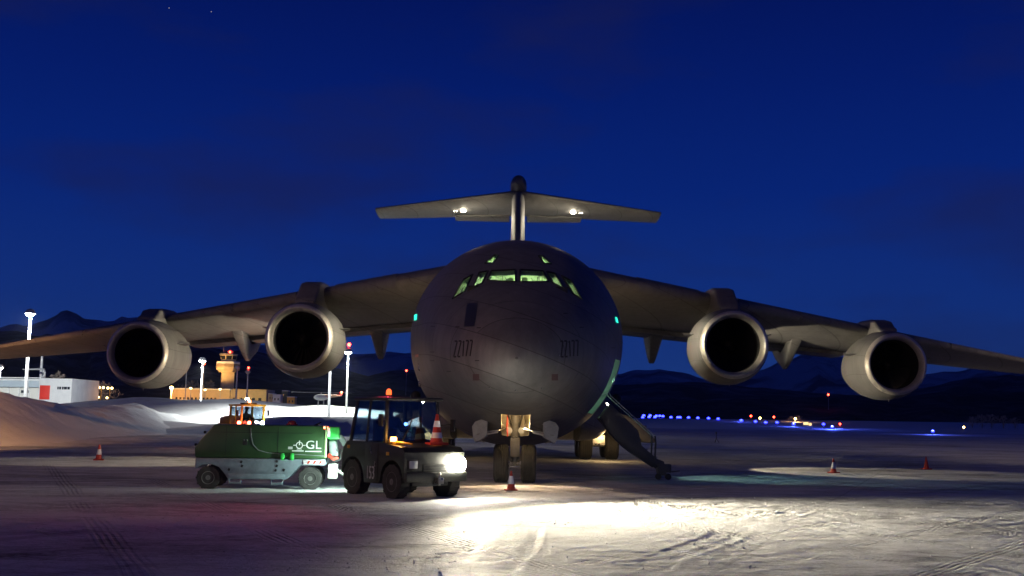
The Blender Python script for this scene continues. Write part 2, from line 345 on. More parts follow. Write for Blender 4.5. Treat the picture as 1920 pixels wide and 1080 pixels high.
def field(name, x0, x1, y0, y1, nx, ny, hf, material, kind='structure', label=None):
    v, f = [], []
    for j in range(ny + 1):
        for i in range(nx + 1):
            x = x0 + (x1 - x0) * i / nx; y = y0 + (y1 - y0) * j / ny
            v.append((x, y, hf(x, y)))
    for j in range(ny):
        for i in range(nx):
            a = j * (nx + 1) + i
            if max(v[a][2], v[a + 1][2], v[a + nx + 1][2], v[a + nx + 2][2]) > -0.05: f.append((a, a + 1, a + nx + 2, a + nx + 1))
    return MB().add(v, f).build(name, material, smooth=True, angle=80, kind=kind)
def fbm(x, y, s, o=4):
    return noise.fractal(Vector((x * s, y * s, 3.7)), 0.9, 2.0, o)
def bump2(x, y, cx, cy, rx, ry, h):
    q = ((x - cx) / rx) ** 2 + ((y - cy) / ry) ** 2
    return h * math.exp(-q * 1.1)
def bank_h(x, y):                 # ploughed bank running back along the left edge of the apron
    q = -23.6 - 0.09 * (y - 50) - 0.9 * math.sin(y * 0.19) - x
    if q < 0: return -0.1
    rise = min(1.0, q / 6.5); rise = rise * rise * (3 - 2 * rise)
    top = lin([(40, 2.1), (70, 2.1), (88, 2.3), (100, 2.1), (114, 1.25), (140, .7)])(y) + 0.4 * math.sin(y * 0.16 + x * 0.10) + 0.4 * fbm(x, y, 0.09)
    fall = max(0.0, min(1.0, (150 - y) / 30)); fall = fall * fall * (3 - 2 * fall)
    h = rise * fall * (top + 0.22 * fbm(x, y, 0.45) + 0.09 * fbm(x + 9, y, 1.5))
    return h if h > 0.02 else -0.1
field('snow_bank', -75, -20, -10, 152, 190, 520, bank_h, M['snow'])
def back_h(x, y):                 # snow heaps beyond the apron, under the floodlights
    k = max(0.0, min(1.0, (y - 85) / 40))
    h = 0.8 * k
    h += bump2(x, y, -50, 150, 15, 12, 2.9) + bump2(x, y, -37, 138, 10, 8, 1.5) + bump2(x, y, -33, 190, 17, 12, 2.6) + bump2(x, y, -55, 215, 30, 14, 3.6) + bump2(x, y, -27, 140, 9, 6, 1.3)
    h += bump2(x, y, -18, 92, 8, 3, 1.3) + bump2(x, y, -13, 96, 6, 3, 1.2) + bump2(x, y, -36, 100, 10, 5, 0.9)
    h += 0.35 * fbm(x, y, 0.07) * k
    ex = max(0.0, min(1.0, (2 - x) / 12)) * max(0.0, min(1.0, (x + 235) / 20)) * max(0, min(1, (y - 82) / 10)) * max(0, min(1, (470 - y) / 30))
    h *= ex
    return h if h > 0.02 else -0.1
field('snow_field', -240, 5, 80, 480, 200, 200, back_h, M['snow'])
def right_h(x, y):                # gentle rise across the runway
    k = max(0.0, min(1.0, (y - 230) / 260)); k = k * k * (3 - 2 * k)
    ex = max(0, min(1, (x - 15) / 50)) * max(0, min(1, (980 - x) / 150)) * max(0, min(1, (1180 - y) / 100))
    h = (2.7 * k + 0.25 * fbm(x, y, 0.012) * k + bump2(x, y, 120, 255, 60, 14, 0.8) + bump2(x, y, 265, 290, 80, 18, 1.1)) * ex
    return h if h > 0.02 else -0.1
field('airfield_ground', 0, 1000, 200, 1200, 110, 140, right_h, M['snow'])

import numpy as np
def vnoise(x, y, seed):
    xi, yi = np.floor(x).astype(np.int64), np.floor(y).astype(np.int64); fx, fy = x - xi, y - yi
    fx, fy = fx * fx * (3 - 2 * fx), fy * fy * (3 - 2 * fy)
    def hsh(a, b):
        q = (a * 374761393 + b * 668265263 + seed * 1442695041) & 0x7fffffff; q = ((q ^ (q >> 13)) * 1274126177) & 0x7fffffff
        return ((q ^ (q >> 16)) & 0xffff) / 65535.0
    return (hsh(xi, yi) * (1 - fx) + hsh(xi + 1, yi) * fx) * (1 - fy) + (hsh(xi, yi + 1) * (1 - fx) + hsh(xi + 1, yi + 1) * fx) * fy - .5
def packed_snow():                # trodden and driven snow with tyre ruts, real relief near the camera
    x0, x1, y0, y1, d = -11.5, 12.5, 6.5, 26.5, .045
    nx, ny = int((x1 - x0) / d), int((y1 - y0) / d); X, Y = np.meshgrid(np.linspace(x0, x1, nx), np.linspace(y0, y1, ny))
    Hh = .010 * vnoise(X * .9, Y * .9, 1) + .007 * vnoise(X * 2.6 + 7, Y * 2.6, 2)
    rough = np.clip(.35 + 1.6 * vnoise(X * .35 + 3, Y * .5, 5), .12, 1)
    Hh += rough * (.017 * vnoise(X * 6, Y * 7, 3) + .015 * vnoise(X * 11, Y * 13, 4))
    for (a, b, wdt, bow) in ((G(1180, 950), G(1440, 1078), .30, .2), (G(1215, 945), G(1530, 1078), .30, .2), (G(1330, 962), G(1790, 1079), .34, -.3), (G(1400, 958), G(1900, 1066), .34, -.3), (G(1010, 942), G(800, 1079), .28, .25), (G(1085, 942), G(930, 1079), .28, .25), (G(180, 950), G(330, 1079), .3, .2), (G(100, 960), G(205, 1079), .3, .2), (G(1560, 945), G(1200, 1079), .26, .3)):
        ax, ay = a.x, a.y; dx, dy = b.x - ax, b.y - ay; L = math.hypot(dx, dy); dx, dy = dx / L, dy / L
        u = (X - ax) * dx + (Y - ay) * dy; v = -(X - ax) * dy + (Y - ay) * dx + bow * np.sin(np.clip(u / L, -1, 2) * math.pi) + .05 * np.sin(u * 1.3)
        m = np.clip(1 - np.abs(v) / wdt, 0, 1); inside = np.clip((wdt - np.abs(v)) / .05, 0, 1) * np.clip((u + 3) / 2, 0, 1) * np.clip((L + 3 - u) / 2, 0, 1)
        worn = np.clip(.55 + 1.4 * vnoise(u * .6, v * 0 + L, 9), 0, 1)
        berm = np.exp(-((np.abs(v) - wdt - .04) / .05) ** 2) * worn
        Hh += -inside * worn * (.0035 + .0045 * (np.sin((u + np.abs(v) * .8) * 2 * math.pi / .16) > 0)) + .005 * berm * (.6 + 1.2 * (vnoise(u * 6, v * 6, 6) + .5))
    edge = np.clip(np.minimum(np.minimum(X - x0, x1 - X), np.minimum(Y - y0, y1 - Y)) / 2.0, 0, 1)
    Z = .006 + np.maximum(0, (Hh + .022)) * edge
    V = np.stack([X, Y, Z], -1).reshape(-1, 3); i = np.arange(nx * ny).reshape(ny, nx)
    F = np.stack([i[:-1, :-1], i[:-1, 1:], i[1:, 1:], i[1:, :-1]], -1).reshape(-1, 4)
    me = bpy.data.meshes.new('packed_snow'); me.from_pydata(V.tolist(), [], F.tolist())
    return link('packed_snow', me, M['apron'], None, True, 180, kind='structure')
packed_snow()

def ridge(name, tab, d, depth, material, amp, seed, xr=(-2600, 4500), step=14):
    f = lin(tab); v, fc = [], []
    xs = []; px = xr[0]
    while px <= xr[1]: xs.append(px); px += step
    prof = [(-1.0, 0.0), (-0.8, 0.16), (-0.6, 0.36), (-0.42, 0.55), (-0.26, 0.74), (-0.12, 0.90), (0.0, 1.0), (0.25, 0.7), (0.7, 0.2), (1.0, 0.0)]
    for i, x in enumerate(xs):
        top = P(x, f(x), d); hz = max(4.0, top.z)
        hz *= 1 + amp * 0.35 * noise.fractal(Vector((x * 0.02, seed, 0)), 0.8, 2.1, 5)
        for j, (t, k) in enumerate(prof):
            w = noise.fractal(Vector((x * 0.011, j * 0.9, seed)), 0.9, 2.0, 4)
            kk = max(0.0, k + (amp * 0.5 * w if 0 < k < 1 else 0))
            v.append((top.x * (1 + t * depth / d), d + t * depth * (1 + 0.15 * w), hz * kk - (2 if k == 0 else 0)))
    m = len(prof)
    for i in range(len(xs) - 1):
        for j in range(m - 1):
            fc.append((i * m + j, (i + 1) * m + j, (i + 1) * m + j + 1, i * m + j + 1))
    return MB().add(v, fc).build(name, material, angle=60, kind='structure')
ridge('far_mountains', [(-2600, 560), (-600, 585), (0, 622), (60, 606), (100, 592), (135, 585), (165, 598), (200, 604), (240, 589), (280, 592), (330, 607), (420, 632), (520, 650), (700, 660), (1000, 680), (1160, 705), (1240, 690), (1330, 712), (1440, 692), (1500, 668), (1530, 655), (1560, 668), (1600, 676), (1680, 694), (1760, 700), (1850, 686), (1920, 676), (2300, 655), (4500, 600)],
      9000, 3000, hill_mat('snowy_mountain', (0.10, 0.105, 0.12), (0.60, 0.61, 0.64), 0.40, 0.56, 0.0016), 0.22, 1.3)
ridge('wooded_hills', [(-2600, 560), (-800, 590), (-100, 612), (0, 622), (130, 632), (250, 640), (350, 645), (450, 658), (540, 672), (640, 692), (690, 704), (730, 693), (770, 694), (850, 706), (1000, 715), (1160, 722), (1300, 716), (1440, 728), (1540, 738), (1640, 742), (1730, 728), (1800, 712), (1860, 706), (1920, 702), (2300, 690), (4500, 640)],
      2600, 900, hill_mat('wooded_hillside', (0.035, 0.038, 0.045), (0.19, 0.19, 0.21), 0.44, 0.68, 0.012), 0.14, 5.1)
ridge('tree_line_hills', [(-2600, 700), (0, 715), (300, 722), (520, 728), (700, 738), (900, 748), (1160, 756), (1300, 750), (1440, 748), (1560, 744), (1700, 742), (1800, 736), (1920, 733), (2300, 725), (4500, 700)],
      1250, 300, hill_mat('dark_wood', (0.022, 0.026, 0.03), (0.10, 0.10, 0.115), 0.45, 0.7, 0.04), 0.16, 9.4)

# ------------------------------------------------------------------ the cargo aircraft
NOSE_Y = 24.5
jet = thing('cargo_aircraft', 'huge grey four-engined military cargo aircraft parked nose-on on the snowy apron', 'aircraft', (0.125, NOSE_Y, 0), -0.0043)
JM = Matrix.Translation((0.125, NOSE_Y, 0)) @ Matrix.Rotation(-0.0043, 4, 'Z'); JI = JM.inverted()
zt = pchip([(0, 3.0), (.15, 3.4), (.5, 3.8), (1, 4.2), (2, 4.75), (2.6, 5.02), (3.1, 5.28), (3.6, 5.53), (4.2, 5.8), (5, 6.15), (6, 6.5), (8, 6.92), (10, 7.25), (12, 7.45), (14, 7.52), (36, 7.52), (44, 7.45), (50, 7.2), (53, 6.9)])
hw = pchip([(0, 0.0), (.15, .5), (.5, .95), (1, 1.35), (2, 1.85), (3, 2.16), (4, 2.36), (6, 2.68), (8, 3.02), (10, 3.31), (12, 3.46), (14, 3.48), (32, 3.48), (40, 2.7), (46, 1.7), (51, .8), (53, .2)])
zb = pchip([(0, 3.0), (.15, 2.65), (.5, 2.35), (1, 2.1), (2, 1.86), (2.6, 1.75), (4, 1.42), (6, 1.1), (8, .9), (10, .82), (12, .78), (30, .78), (34, 1.3), (40, 3.2), (46, 5.2), (51, 6.5), (53, 6.85)])
zw = pchip([(0, 3.0), (1, 3.15), (2, 3.3), (4, 3.65), (6, 3.9), (10, 4.1), (14, 4.15), (30, 4.15), (40, 5.2), (46, 6.2), (53, 6.87)])
def ring(s, n=96, off=0.0, floor=None, wmul=1.0):
    w = max(0.002, hw(s) - off) * wmul; t = zt(s) - off; b = zb(s) + off; c = zw(s); out = []
    for k in range(n):
        a = 2 * math.pi * k / n
        z = c + math.sin(a) * ((t - c) if math.sin(a) > 0 else (c - b)); x = w * math.cos(a)
        if floor is not None and z < floor: z = floor + (z - floor) * 1e-3
        out.append(Vector((x, s, z)))
    return out
st = [0.0, .02, .06, .12, .2, .3, .45, .6, .8] + [1 + .2 * i for i in range(26)] + [6.4 + .6 * i for i in range(16)] + [16 + 2 * i for i in range(8)] + [31 + 1.0 * i for i in range(22)] + [53]
fb = MB().loft([ring(s) for s in st])
bvh = BVHTree.FromPolygons([Vector(v) for v in fb.v], fb.f)
def hit(px, py):
    o = JI @ EYE; d = (JI.to_3x3() @ ray(px, py)).normalized()
    loc, nor, i, t = bvh.ray_cast(o, d)
    if loc is None: return None, None
    if nor.dot(d) > 0: nor = -nor
    return loc, nor
def outline(poly, n=6):           # a pixel polygon laid on the fuselage skin
    out = []
    for (x0, y0), (x1, y1) in zip(poly, poly[1:] + poly[:1]):
        for k in range(n):
            t = k / n; l, nn = hit(x0 + (x1 - x0) * t, y0 + (y1 - y0) * t)
            if l is not None: out.append((l, nn))
    return out
WIN = [[(921.5, 507.8), (966.5, 505.6), (966.9, 528.9), (914.5, 525.2)], [(975.3, 505.8), (1018.5, 508), (1028.5, 528.2), (975, 529)],
       [(898.8, 511), (915.5, 508.2), (904.5, 531), (887, 539)], [(1025, 509.4), (1041, 513.2), (1056, 541), (1037, 531)],
       [(869.7, 524), (886.5, 514.9), (871.3, 546.7), (849, 560.5)], [(1053, 517), (1070.6, 526.5), (1090.5, 562), (1074, 551)],
       [(927.6, 478.5), (934.5, 479.3), (924.8, 493), (909.6, 494)], [(1009.7, 479.8), (1017, 479.6), (1034, 495.4), (1020.4, 494.6)]]
cut = MB(); rims = []
for w in WIN:
    ol = outline(w); rims.append(ol)
    n = sum((q for _, q in ol), Vector()).normalized()
    cut.prism([p + n * 0.25 for p, q in ol], n * -0.75, 0)
def tmp(mb, m):
    o = mb.build('cutter', m); return o
fus = fb.build('fuselage', [M['grey'], M['cockpit'], M['doorlining'], M['bay']], jet, angle=40)
cav = MB().loft([ring(s, 64, 0.16, floor=4.45) for s in (2.3, 2.7, 3.1, 3.5, 4.0, 4.6, 5.2, 5.8)])
DS0, DS1 = 7.2, 8.2
dcut = MB().box((2.45, (DS0 + DS1) / 2, 2.64), (2.5, DS1 - DS0, 1.56))
bcut = MB().box((0, 3.95, 1.05), (0.72, 2.7, 1.9))
cutters = [tmp(cav, M['cockpit']), tmp(cut, M['cockpit']), tmp(dcut, M['doorlining']), tmp(bcut, M['bay'])]
for c in cutters:
    c.parent = jet
    md = fus.modifiers.new('b', 'BOOLEAN'); md.operation = 'DIFFERENCE'; md.object = c; md.solver = 'EXACT'; md.material_mode = 'TRANSFER'
bpy.context.view_layer.update()
dg = bpy.context.evaluated_depsgraph_get()
nm = bpy.data.meshes.new_from_object(fus.evaluated_get(dg), preserve_all_data_layers=True, depsgraph=dg)
fus.modifiers.clear(); old = fus.data; fus.data = nm; nm.name = 'fuselage'
nm.shade_smooth(); nm.set_sharp_from_angle(angle=R(40))
for c in cutters: bpy.data.objects.remove(c)
for ol in rims:                   # panes with frames
    n = sum((q for _, q in ol), Vector()).normalized(); ctr = sum((p for p, _ in ol), Vector()) / len(ol)
    pts = [p - n * 0.03 for p, q in ol]
    k = len(pts)
    pane = MB().add(pts + [p - n * 0.015 for p in pts], [tuple(range(k)), tuple(range(2 * k - 1, k - 1, -1))] + [(i, (i + 1) % k, k + (i + 1) % k, k + i) for i in range(k)]).build('windscreen_pane', M['glass'], fus, smooth=False)
    MB().tube([p + q * 0.004 for p, q in ol] + [ol[0][0] + ol[0][1] * 0.004], 0.024, 6).build('window_frame', M['black'], fus)
# flight deck: glareshield, seats, overhead panel
gs = MB().prism([(-1.25, 2.75, 4.5), (-1.25, 2.75, 4.93), (-1.25, 3.25, 4.98), (-1.25, 3.35, 4.5)], (2.5, 0, 0)).build('glareshield', M['black'], jet, bevel=0.03)
for x in (-0.55, 0.55):
    sb = MB().box((x, 4.45, 4.92), (0.46, 0.12, 0.6)); sb.build('pilot_seat', M['grey_dark'], jet, bevel=0.04)
    MB().box((x * 0.34, 4.1, 5.17), (0.24, 0.1, 0.30), taper=0.55).build('seat_headrest', M['headrest'], jet, bevel=0.04)
    MB().tube([(x * 0.9, 3.05, 4.95), (x * 0.9, 3.07, 5.2), (x * 0.9 + 0.12, 3.08, 5.22), (x * 0.9 + 0.12, 3.05, 4.97)], 0.012, 6).build('head_up_display', M['black'], jet)
MB().box((0, 4.6, 5.60), (0.5, 0.7, 0.06), Matrix.Rotation(.2, 3, 'X')).build('overhead_panel', M['grey_dark'], jet, bevel=0.01)
for x in (-1.0, -.62, .62, 1.0): MB().cyl((x, 5.0, 4.5), (x * .9, 5.0, 5.75), .02, n=6).build('cabin_post', M['grey_dark'], jet)
for x in (-.3, .36): MB().tube([(x, 3.25, 5.0), (x + .03, 3.3, 5.14), (x - .02, 3.32, 5.22)], .01, 6).build('wiper', M['black'], jet)
lamp('POINT', 'flight_deck_lamp', (0.0, 4.6, 5.35), 150, (0.88, 1.0, 0.46), jet, radius=0.12)
lamp('POINT', 'flight_deck_lamp', (0.9, 4.7, 5.1), 40, (0.84, 1.0, 0.52), jet, radius=0.08)
lamp('POINT', 'flight_deck_lamp', (-0.9, 4.7, 5.1), 55, (0.86, 1.0, 0.5), jet, radius=0.08)

def patch(name, poly, material, off=0.008, n=5, parent=fus):     # flat print or small panel following the skin
    a, b, c, d = [Vector(p) for p in poly]; v, f = [], []
    for j in range(n + 1):
        for i in range(n + 1):
            q = (a * (1 - i / n) + b * (i / n)) * (1 - j / n) + (d * (1 - i / n) + c * (i / n)) * (j / n)
            l, nn = hit(q.x, q.y)
            if l is None: return None
            v.append(l + nn * off)
    for j in range(n):
        for i in range(n):
            k = j * (n + 1) + i; f.append((k, k + 1, k + n + 2, k + n + 1))
    return MB().add(v, f).build(name, material, parent)
patch('avionics_panel', [(876, 569), (897, 567), (890, 612), (870, 613)], M['grey_panel'])
def serial(x0, y0, sx, sy, slant):                               # ZZ177 in tall condensed strokes
    mb = MB()
    glyph = {'Z': [((0, 0), (1, 0)), ((1, 0), (0, 1)), ((0, 1), (1, 1))], '1': [((.5, 0), (.5, 1)), ((.2, .12), (.5, 0))], '7': [((0, 0), (1, 0)), ((1, 0), (.45, 1))]}
    cx = 0
    for ch in 'ZZ177':
        for (ax, ay), (bx, by) in glyph[ch]:
            def q(u, v): return (x0 + (cx + u * 0.66) * sx + slant * v * sy, y0 + v * sy - (cx + u) * sx * 0.04)
            p0, p1 = Vector(q(ax, ay)), Vector(q(bx, by)); t = (p1 - p0).normalized(); nrm = Vector((-t.y, t.x)) * (1.25 if abs(t.y) > 0.5 else 1.6)
            v = []; K = 5
            for k in range(K + 1):
                c = p0 + (p1 - p0) * k / K
                for s in (-1, 1):
                    l, nn = hit(*(c + nrm * s))
                    v.append(l + nn * 0.009)
            mb.add(v, [(2 * k, 2 * k + 1, 2 * k + 3, 2 * k + 2) for k in range(K)])
        cx += 1 if ch != '1' else 0.85
    return mb.build('serial_number', M['marking'], fus, smooth=False, label='black serial number ZZ177')
serial(853, 640, 7.4, 29, -0.06); serial(1050, 640, 7.4, 29, 0.05)
for (x, y, r) in ((893, 707, 6), (1040, 707, 6)):
    patch('warning_disc', [(x - r, y - r), (x + r, y - r), (x + r, y + r), (x - r, y + r)], mat('faded_red_print', (0.075, 0.04, 0.045), 0.6), n=3)
for (x, y) in ((812, 612), (811, 660), (811, 676), (858, 613), (898, 615), (842, 696), (895, 676), (1090, 614), (1150, 652), (1060, 588)):
    patch('stencil_mark', [(x - 4, y - .8), (x + 4, y - .8), (x + 4, y + .8), (x - 4, y + .8)], M['marking'], n=2)
patch('warning_print', [(779, 665), (785, 664), (785, 669), (779, 670)], M['red'], n=2)
for (x, y) in ((786, 688), (787, 717)):
    l, nn = hit(x, y); MB().ball(l, 0.09, 10, 6, (0.5, 0.4, 1.6)).build('pitot_probe', M['steel'], fus)
for (x, y) in ((918, 727), (967, 732), (1015, 728), (1014, 758), (1049, 665)):
    l, nn = hit(x, y); MB().ball(l, 0.022, 8, 6).build('skin_light', mat('polished_stud', (0.8, 0.8, 0.75), 0.1, 1.0), fus)
for sx in (-1, 1):
    l = Vector((sx * 3.12, 9.3, 2.55)); MB().ball((sx * 3.02, 9.0, 2.30), 0.16, 12, 8).build('sensor_dome', M['black'], fus)
    MB().box((sx * 3.2, 9.6, 1.85), (0.06, 0.5, 0.35)).build('drain_mast', M['grey_dark'], fus, bevel=0.01)
for poly in ([(777.5, 591), (783, 589), (782, 600), (778, 601)], [(1152.5, 594), (1156, 596), (1158.5, 606), (1154, 604)]):
    patch('formation_light', poly, M['cyan'], 0.02, 2)

# wing: both halves, slats, flaps, fairings
def wing_sec(y):
    c = 9.6 + (y - 3.4) * (2.6 - 9.6) / (27.4 - 3.4)
    le = Vector((y, 19.1 + 0.5 * (y - 3.4), 7.28 - 0.111 * (y - 3.4)))
    return le, c, 0.122 * c, 0.135 - 0.0015 * (y - 3.4)
def foil(u, t): return 5 * t * (0.2969 * math.sqrt(max(u, 0)) - 0.126 * u - 0.3516 * u * u + 0.2843 * u ** 3 - 0.1036 * u ** 4)
US = [0, .004, .012, .03, .06, .1, .16, .24, .34, .46, .58, .7, .82, .92, 1.0]
def wing_pt(y, u, side, sx, off=0.0):
    le, c, drop, t = wing_sec(y)
    z = foil(u, t) * c * (1.05 if side > 0 else -0.95)
    return Vector((sx * y, le.y + u * c, le.z - drop * u + z + off * side))
def wing_ring(y, sx): return [wing_pt(y, u, 1, sx) for u in US] + [wing_pt(y, u, -1, sx) for u in US[-2:0:-1]]
ENG = [(8.5, 18.5, 4.66), (16.3, 22.9, 4.24)]                    # x, inlet station, axis height
spinner_mat = mat('spinner_black', (0.01, 0.01, 0.01), 0.4)
qy = Matrix.Rotation(-math.pi / 2, 3, 'X')                       # lathe axis along +y
for sx in (-1, 1):
    ys = [0.5, 2.5, 3.4, 5, 7, 9, 11, 13, 15, 17, 19, 21, 23, 25, 26.8, 27.3]
    wg = MB().loft([wing_ring(y, sx) for y in ys]).build('wing', M['grey'], jet, angle=30)
    # winglet
    le, c, dr, t = wing_sec(27.3); rr = []
    for k, (ox, oz, cc, oy) in enumerate(((0, 0, 2.6, 0), (0.12, 0.35, 2.4, 0.3), (0.35, 1.2, 1.7, 0.9), (0.7, 2.5, 0.9, 1.7))):
        r_ = []
        for s_, uu in [(1, u) for u in US] + [(-1, u) for u in US[-2:0:-1]]:
            r_.append(Vector((sx * (27.3 + ox) - s_ * sx * foil(uu, 0.09) * cc, le.y + oy + uu * cc, le.z - 0.1 + oz)))
        rr.append(r_)
    MB().loft(rr).build('winglet', M['grey'], wg)
    for y0, y1 in ((4.9, 7.6), (9.4, 12.3), (12.42, 15.5), (17.2, 20.4), (20.52, 26.4)):     # leading-edge slats
        mb = MB(); rings = []
        for k in range(5):
            y = y0 + (y1 - y0) * k / 4; pts = []
            for u, s_ in ((.13, 1), (.07, 1), (.03, 1), (.008, 1), (0, 1), (.008, -1), (.02, -1)):
                p = wing_pt(y, u, s_, sx, 0.035); p.y -= 0.05 if u < 0.05 else 0.02; pts.append(p)
            for u, s_ in ((.02, -1), (0.004, 1), (.07, 1), (.13, 1)):
                p = wing_pt(y, u, s_, sx, -0.03); p.y += 0.05; pts.append(p)
            rings.append(pts)
        mb.loft(rings).build('slat', M['grey'], wg, angle=45)
    for y0, y1 in ((3.7, 9.6), (9.75, 16.0)):                    # flaps below the trailing edge
        rings = []
        for k in range(4):
            y = y0 + (y1 - y0) * k / 3; a = wing_pt(y, .70, -1, sx); b = wing_pt(y, 1.0, -1, sx)
            rings.append([a + Vector((0, 0, -.03)), a + Vector((0, 0.1, -.2)), (a + b) / 2 + Vector((0, 0, -.24)), b + Vector((0, .35, -.20)), b + Vector((0, .36, -.16)), (a + b) / 2 + Vector((0, 0, -.04))])
        MB().loft(rings).build('flap', M['grey'], wg, angle=40)
    # flap hinge fairings
    def fair(x, prof, th, dark=None):
        pts = [(sx * x - th / 2, yy, zz) for yy, zz in prof]
        pm = MB().prism(pts, (th, 0, 0)); zs = [q[2] for q in pm.v]; lo, hi = min(zs), max(zs)
        pm.v = [(sx * x + (q[0] - sx * x) * (.30 + .70 * (q[2] - lo) / (hi - lo)), q[1], q[2]) for q in pm.v]
        o = pm.build('flap_hinge_fairing', M['grey'], wg, bevel=0.05, seg=2)
        if dark: MB().prism([(sx * x - 0.04, yy, zz) for yy, zz in dark], (0.08, 0, 0)).build('recess_shade', M['grey_dark'], o)  # dark sheet standing in for shade inside the hinge opening
    fair(6.6, [(25.6, 6.5), (27.2, 5.65), (29.0, 4.60), (29.5, 4.42), (29.95, 4.75), (30.3, 5.6), (30.3, 6.3), (28, 6.6)], 0.85)
    fair(13.0, [(25.2, 6.1), (26.6, 5.55), (28.4, 4.50), (29.1, 4.22), (30.4, 4.75), (31.1, 5.35), (31.0, 5.6), (30.0, 5.25), (29.2, 5.05), (28.2, 5.35), (27.4, 5.75), (27.2, 6.1)], 0.65,
         [(28.0, 5.5), (29.2, 5.1), (30.9, 5.5), (30.9, 5.9), (27.6, 6.0)])
    fair(20.3, [(28.6, 5.3), (30.2, 4.7), (31.2, 4.55), (31.6, 4.85), (31.4, 5.2)], 0.25)
    # engines under the wing
    for ei, (ex, ey, ez) in enumerate(ENG):
        o = (sx * ex, ey, ez)
        nac = MB().lathe([(1.30, .12), (1.355, .26), (1.44, .6), (1.51, 1.1), (1.53, 1.7), (1.50, 2.4), (1.41, 3.1), (1.27, 3.8), (1.15, 4.3), (1.12, 4.3), (1.1, 3.6), (0.8, 3.5)], o, qy, 56, False).build('engine', M['grey'], jet, angle=50)
        MB().lathe([(1.06, .42), (1.075, .26), (1.10, .14), (1.145, .045), (1.195, 0), (1.245, .02), (1.29, .08), (1.325, .17), (1.338, .22), (1.325, .24), (1.2, .26)], o, qy, 64, False).build('inlet_lip', M['lip'], nac, angle=60)
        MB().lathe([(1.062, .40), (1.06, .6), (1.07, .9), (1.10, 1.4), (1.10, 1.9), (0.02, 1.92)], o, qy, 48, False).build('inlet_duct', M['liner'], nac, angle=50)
        fan = MB()
        for k in range(24):
            a = 2 * math.pi * k / 24; q = Matrix.Rotation(a, 3, 'Y')
            v = []
            for rr_, tw, ch in ((.30, 20, .26), (.6, 38, .30), (.9, 54, .32), (1.085, 62, .33)):
                for s_ in (-.5, .5):
                    v.append(Vector(o) + q @ Vector((math.sin(R(tw)) * ch * s_, 1.5 + math.cos(R(tw)) * ch * s_, rr_)))
            fan.add(v, [(0, 1, 3, 2), (2, 3, 5, 4), (4, 5, 7, 6)])
        fan.build('fan', M['blade'], nac, angle=60)
        MB().lathe([(0.005, 1.0), (.09, 1.06), (.2, 1.22), (.28, 1.42), (.3, 1.7)], o, qy, 24, True).build('spinner', spinner_mat, nac)
        MB().lathe([(.82, 3.4), (.8, 4.2), (.66, 5.0), (.52, 5.6), (.48, 5.6), (.5, 5.0), (.3, 5.2), (.22, 5.9), (.02, 6.4)], o, qy, 32, False).build('exhaust_nozzle', M['hot'], nac, angle=40)
        # pylon
        le, c, dr, t = wing_sec(ex); tl, zl = le.y - ey, le.z - ez
        prof = [(1.0, 1.42), (1.12, 1.66), (tl - 1.3, zl + 0.10), (tl - 0.95, zl + 0.36), (tl - 0.2, zl + 0.50), (tl + 1.2, zl + 0.55), (tl + 2.6, zl + 0.42), (tl + 3.2, zl - 0.85), (tl + 2.2, zl - 1.35), (3.9, 1.05), (2.8, 1.3)]
        py = MB().prism([(sx * ex - .43, ey + a, ez + b) for a, b in prof], (.86, 0, 0)).build('pylon', M['grey'], nac, bevel=0.17, seg=4, angle=50)
        for s_ in (-1, 1):                                       # vortex strakes
            b0 = Vector(o) + Vector((s_ * 1.36, 0.9, 0.42)); b1 = Vector(o) + Vector((s_ * 1.40, 2.1, 0.40))
            out_ = Vector((s_ * 0.42, 0.75, 0.10))
            MB().prism([b0, b0 + out_, b1 + Vector((s_ * 0.30, 0, .08)), b1], (0, 0, 0.03)).build('strake', M['grey_dark'], nac, smooth=False)
        MB().cyl((o[0], ey + 1.2, ez - 1.42), (o[0], ey + 1.22, ez - 1.60), 0.035, 0.02, 8).build('drain_mast', M['steel'], nac)
# wing-root hump over the fuselage
hump = []
for s, w, h in ((15.5, 1.2, .02), (17.5, 2.0, .55), (20, 2.5, 1.05), (24, 2.7, 1.30), (28, 2.6, 1.2), (31, 2.2, .7), (34, 1.3, .05)):
    hump.append([Vector((w * math.cos(math.pi * k / 16), s, 7.0 + (0.5 + h) * math.sin(math.pi * k / 16) ** 0.8)) for k in range(17)])
MB().loft(hump).build('wing_fairing', M['grey'], jet, angle=50)
